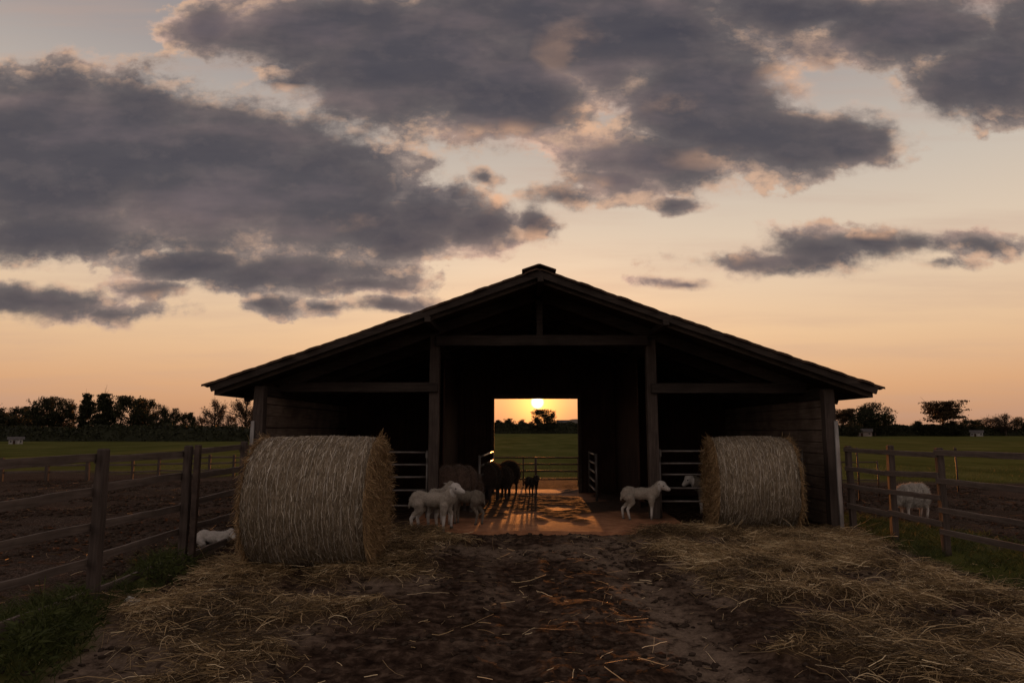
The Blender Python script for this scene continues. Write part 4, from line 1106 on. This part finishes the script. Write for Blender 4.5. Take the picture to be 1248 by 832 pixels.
def tree_proto(kind, seed):
    """height about 6 m; returns (trunk mesh, crown mesh)"""
    r_ = np.random.default_rng(seed)
    Hh = 6.0
    env = {'broad': (3.4, 2.5, 2.5, .9), 'poplar': (3.1, .62, 2.8, .3), 'bare': (3.7, 2.2, 2.2, .9), 'umbrella': (3.9, 2.2, 1.9, 1.6), 'bush': (2.6, 2.6, 2.8, .3)}[kind]
    cz, rx, rz, base = env
    segs = []
    # trunk with a slight lean
    tp = [np.array([0, 0, -.2])]; lean = r_.normal(0, .06, 2)
    for i in range(1, 8):
        z = i / 7 * (cz + rz * .55); tp.append(np.array([lean[0] * z + r_.normal(0, .04), lean[1] * z + r_.normal(0, .04), z]))
    rt = .20
    for i in range(7): segs.append((tp[i], rt * (1 - i / 8), tp[i + 1], rt * (1 - (i + 1) / 8)))
    nL = {'broad': 46, 'poplar': 60, 'bare': 60, 'umbrella': 44, 'bush': 50}[kind]
    tips = []
    for j in range(nL):
        u = r_.normal(0, 1, 3); u /= np.linalg.norm(u)
        rad = r_.uniform(.45, 1.0) ** .5
        if kind == 'umbrella':
            lv = r_.integers(0, 4); u[2] = -.5 + lv * .42; 
        lump = 1 + .22 * math.sin(3 * math.atan2(u[1], u[0]) + seed) + r_.normal(0, .08)
        T = np.array([u[0] * rx * rad * lump, u[1] * rx * rad * lump, cz + u[2] * rz * rad])
        if kind == 'poplar': T[:2] *= (1.1 - .85 * np.clip((T[2] - cz + .6) / (rz + .6), 0, 1) ** 1.6)
        hb = np.clip(T[2] - rx * r_.uniform(.3, .8) * (1.0 if kind != 'poplar' else 1.6), base, tp[-1][2])
        f = np.clip(hb / tp[-1][2] * 7, 0, 6.99); i = int(f); B = tp[i] + (tp[i + 1] - tp[i]) * (f - i)
        mid = B + (T - B) * .5 + r_.normal(0, .12, 3) + np.array([0, 0, -.08])
        r0 = .06 if kind != 'bare' else .055
        segs.append((B, r0, mid, r0 * .6)); segs.append((mid, r0 * .6, T, r0 * .3)); tips.append((T, mid))
        nt2 = 5 if kind != 'bare' else 10
        for _ in range(nt2):
            s0 = mid + (T - mid) * r_.uniform(0, 1); dd = (T - B); dd /= np.linalg.norm(dd) + 1e-6
            dd = dd + r_.normal(0, .65, 3); e = s0 + dd * r_.uniform(.3, .75)
            segs.append((s0, .025, e, .010)); tips.append((e, s0))
            if kind == 'bare':
                for _ in range(4):
                    s1 = s0 + (e - s0) * r_.uniform(.2, 1); segs.append((s1, .014, s1 + (dd * .5 + r_.normal(0, .5, 3)) * r_.uniform(.15, .4), .006))
    V, Fq = tubes_np(segs)
    tm = mesh_np('trunk', V, Fq)
    C = []; per = {'broad': 34, 'poplar': 42, 'bare': 3, 'umbrella': 28, 'bush': 44}[kind]
    for (T, B) in tips:
        sp = {'broad': .26, 'poplar': .13, 'bare': .16, 'umbrella': .26, 'bush': .3}[kind]
        c = T + r_.normal(0, sp, (per, 3)) * np.array([1, 1, .7 if kind != 'umbrella' else .35])
        C.append(c)
    C = np.concatenate(C)
    C = C[(C[:, 2] < np.percentile(C[:, 2], 98.7)) & (np.hypot(C[:, 0], C[:, 1]) < np.percentile(np.hypot(C[:, 0], C[:, 1]), 98))]
    Vl, Fl, A = leaf_np(C, r_.uniform(.13, .30, len(C)), r_)
    cm = mesh_np('crown', Vl, Fl, dict(rnd=A))
    tm.materials.append(M['bark']); cm.materials.append(M['leaf_warm'] if kind in ('bare', 'umbrella') else M['leaf'])
    zmax = np.percentile(C[:, 2], 97.5); wid = np.percentile(np.abs(C[:, 0]), 94) * 2
    return tm, cm, zmax, wid
PROTO = {k: [tree_proto(k, s) for s in ss_] for k, ss_ in dict(broad=(1, 2, 3), poplar=(4, 5), bare=(6, 7), umbrella=(8, ), bush=(9, 10)).items()}
cnt = {}
def tree(kind, px, top, wpx, Yd, label, group):
    ps = PROTO[kind]; cnt[kind] = cnt.get(kind, 0) + 1; tm, cm, zm, wd = ps[cnt[kind] % len(ps)]
    t = atY(px, top, Yd); h = t.z; w = wpx / F * Yd
    nm = {'broad': 'broad_tree', 'poplar': 'poplar_tree', 'bare': 'sparse_tree', 'umbrella': 'umbrella_tree', 'bush': 'bush'}[kind]
    p = empty(nm, (t.x, Yd, 0), random.uniform(0, 6.28)); p.scale = (w / wd, w / wd, h / zm)
    for n_, me in (('trunk', tm), ('crown', cm)):
        o = bpy.data.objects.new(n_, me); COL.objects.link(o); o.parent = p
    tag(p, label, 'tree' if kind != 'bush' else 'bush', group)
G1 = 'trees along the far left field edge'; G2 = 'trees along the far right field edge'; G3 = 'trees seen through the barn doorway'
for a_ in [
    ('broad', -30, 488, 50, 86, 'broad dark tree at the outer end of the left treeline, partly out of view', G1),
    ('bush', 6, 505, 46, 84, 'dark rounded bush behind the small white shed', G1),
    ('broad', 26, 497, 22, 95, 'small broad tree just right of the white shed', G1),
    ('bare', 44, 499, 22, 98, 'thin crowned tree left of the densest broad tree', G1),
    ('broad', 57, 486, 32, 85, 'tall broad tree at the left side of the dense clump', G1),
    ('broad', 78, 491, 30, 86, 'broad tree with a loose right edge beside the clump', G1),
    ('poplar', 106, 484, 14, 84, 'narrow upright poplar, left of the pair', G1),
    ('poplar', 128, 483, 17, 83, 'narrow upright poplar, right and fuller of the pair', G1),
    ('broad', 158, 485, 34, 84, 'wide spreading tree right of the poplars', G1),
    ('broad', 177, 489, 24, 88, 'leaning tree merging into the wide tree beside the poplars', G1),
    ('bush', 192, 499, 26, 85, 'rounded low tree between the wide tree and the barn side', G1),
    ('broad', 209, 501, 18, 88, 'small pointed tree beside the rounded low tree', G1),
    ('broad', 229, 504, 15, 92, 'smallest separate tree on the left treeline', G1),
    ('bare', 246, 509, 15, 98, 'faint twiggy sapling left of the round bare tree', G1),
    ('bare', 263, 490, 24, 96, 'round nearly bare tree standing clear before the barn eave', G1),
    ('bare', 281, 507, 16, 99, 'low twiggy tree between the round bare tree and barn', G1),
    ('bare', 300, 487, 30, 94, 'open crowned tree touching the barn corner', G1),
    ('broad', 663, 500, 25, 222, 'broad tree right under the setting sun', G3),
    ('bush', 620, 511, 14, 225, 'rounded tree left of the sunlit one in the doorway', G3),
    ('poplar', 607, 513, 8, 226, 'thin tree at the left edge of the doorway view', G3),
    ('bush', 640, 513, 16, 228, 'low tree between the rounded tree and sunlit tree', G3),
    ('bush', 698, 517, 12, 228, 'low tree at the right edge of the doorway view', G3),
    ('umbrella', 1026, 499, 26, 150, 'dark tree half hidden behind the right corner post', G2),
    ('broad', 1064, 494, 36, 143, 'broad rounded tree above the pale cottage', G2),
    ('bush', 1048, 504, 24, 144, 'lower bush joined to the broad tree over the cottage', G2),
    ('umbrella', 1150, 490, 36, 142, 'flat topped layered tree standing highest on the right', G2),
    ('bush', 1160, 514, 26, 141, 'low bush at the foot of the flat topped tree', G2),
    ('bush', 1040, 516, 16, 136, 'low bush in front of the pale cottage', G2),
    ('bush', 1118, 514, 14, 146, 'small bush left of the flat topped tree', G2),
    ('broad', 1180, 512, 15, 148, 'small dense tree right of the flat topped tree', G2),
    ('broad', 1192, 512, 11, 150, 'little pointed tree above the low white shed', G2),
    ('bare', 1206, 510, 20, 152, 'low twiggy tree left of the bigger bare tree', G2),
    ('bare', 1224, 506, 24, 148, 'bigger pale bare tree near the photo edge', G2),
    ('broad', 1244, 510, 14, 150, 'dark tree at the very right edge of the photo', G2),
    ('bare', 1262, 508, 20, 150, 'bare tree just past the right edge of the photo', G2)]:
    tree(*a_)
def hedge(x0, x1, Yd, h, depth, label, n, seed, var=.35, dz=0):
    r_ = np.random.default_rng(seed)
    x = r_.uniform(x0, x1, n); top = h * (1 - var / 2 + var * (fbm(x * .45 + seed * 9, x * 0 + seed, 4) * 1.6 - .3))
    z = top * r_.random(n) ** .75; y = Yd + r_.uniform(-depth, depth, n) * (1 - .4 * (z / h))
    Vl, Fl, A = leaf_np(np.stack([x, y, z], -1), r_.uniform(.2, .5, n) * (Yd / 90) ** .5, r_)
    # solid heart of the hedge
    m = 160; xx = np.linspace(x0, x1, m); tt = h * (1 - var / 2 + var * (fbm(xx * .45 + seed * 9, xx * 0 + seed, 4) * 1.6 - .3)) * .88
    prof = [(-depth * .7, 0), (-depth * .55, .75), (-depth * .15, 1), (depth * .3, .95), (depth * .7, 0)]
    Vc = np.array([[[X__, Yd + dy, T * f] for (dy, f) in prof] for X__, T in zip(xx, tt)]).reshape(-1, 3)
    k = np.arange(m * 5).reshape(m, 5); Fc = np.stack([k[:-1, :-1], k[1:, :-1], k[1:, 1:], k[:-1, 1:]], -1).reshape(-1, 4)
    V, Fq, A = joinv([(Vl, Fl, A), (Vc, Fc, np.full(len(Vc), .3))])
    o = link('hedgerow', mesh_np('hedgerow', V, Fq, dict(rnd=A)), M['leaf']); tag(o, label, 'hedge', kind='stuff')
hedge(-125, -24, 82, 1.75, 2.5, 'dark continuous hedge below the left treeline', 26000, 1)
hedge(-14, 24, 224, 3.4, 4, 'far hedge across the pasture seen through the doorway', 9000, 2)
hedge(-30, 60, 300, 3.0, 4, 'more distant wood edge beyond the doorway hedge', 9000, 5)
hedge(58, 93, 147, 2.3, 2.5, 'dark hedge along the right field edge before the flat topped tree', 12000, 3, .2)
hedge(93, 150, 150, 1.7, 2.5, 'thinner hedge along the right field edge past the low shed', 12000, 4, .5)
hedge(-24, -10, 160, 2.2, 2.5, 'hedge stretch hidden behind the barn, left side', 1500, 6)
hedge(22, 60, 190, 2.2, 2.5, 'hedge stretch behind the barn, right side', 3000, 7)
# hill
hx = np.linspace(20, 260, 80); hy = np.linspace(900, 1200, 20)
HX, HY = np.meshgrid(hx, hy, indexing='ij')
HZ = 17 * np.exp(-((HX - 92) / 38) ** 4) * np.sin(np.pi * (HY - 900) / 300) + (fbm(HX * .05, HY * .05, 3) - .5) * 2
k = np.arange(HX.size).reshape(HX.shape)
ho = link('hill', mesh_np('hill', np.stack([HX, HY, HZ], -1), np.stack([k[:-1, :-1], k[1:, :-1], k[1:, 1:], k[:-1, 1:]], -1).reshape(-1, 4), smooth=True), simple('hill woods', (.05, .04, .03), (.10, .08, .06), .05)); tag(ho, kind='structure')

def house(name, px0, px1, pybase, pytop, Yd, label, depth=5, wall=None, nwin=2):
    a = atY(px0, pybase, Yd); b = atY(px1, pybase, Yd); w = b.x - a.x; zt = atY(px0, pytop, Yd).z; ev = zt * .62
    p = empty(name, ((a.x + b.x) / 2, Yd, 0), -math.atan2((a.x + b.x) / 2, Yd))
    mb = MB(); mb.box((0, depth / 2, ev / 2), (w, depth, ev)); mb.build('wall', wall or M['pale'], p)
    bm = bmesh.new(); o = .04 * w + .1
    vs = [bm.verts.new(c) for c in ((-w / 2 - o, -o, ev), (w / 2 + o, -o, ev), (w / 2 + o, depth + o, ev), (-w / 2 - o, depth + o, ev), (-w / 2 - o, depth / 2, zt), (w / 2 + o, depth / 2, zt))]
    for f in ((0, 1, 5, 4), (2, 3, 4, 5), (0, 4, 3), (1, 2, 5), (3, 2, 1, 0)): bm.faces.new([vs[i] for i in f])
    me = bpy.data.meshes.new('roof'); bm.to_mesh(me); bm.free(); link('roof', me, M['slate'], p)
    mb = MB(); mb.box((-w * .12, -.02, ev * .36), (w * .14, .06, ev * .72)); mb.build('door', M['dark_z'], p)
    for i in range(nwin):
        mb = MB(); mb.box((w * (-.36 + .7 * (i / max(1, nwin - 1))), -.02, ev * .55), (w * .11, .06, ev * .3)); mb.build('window', M['glass'], p)
    tag(p, label, 'shed' if 'shed' in name else 'house')
house('garden_shed', 12, 26, 541, 532, 66, 'small white shed at the left field edge', 1.6, M['white'], 2)
house('cottage', 1044, 1062, 531, 522, 138, 'pale cottage tucked under the broad rounded tree', 5)
house('field_shed', 1184, 1197, 531, 524, 140, 'low white shed right of the flat topped tree', 3, M['white'])
house('farmhouse', 679, 693, 526, 511.5, 234, 'pale building right of the sun in the doorway view', 6, nwin=3)

# ------------------------------------------------------------------ render settings
SC.view_settings.view_transform = 'Standard'; SC.view_settings.look = 'None'
SC.view_settings.exposure = 0.0; SC.view_settings.gamma = 1.0; SC.view_settings.use_curve_mapping = False
SC.render.engine = 'CYCLES'
SC.cycles.use_denoising = True
try: SC.cycles.denoiser = 'OPENIMAGEDENOISE'; SC.cycles.denoising_input_passes = 'RGB_ALBEDO_NORMAL'
except Exception: pass
SC.cycles.max_bounces = 4; SC.cycles.diffuse_bounces = 2; SC.cycles.glossy_bounces = 3
SC.cycles.sample_clamp_indirect = 4.0
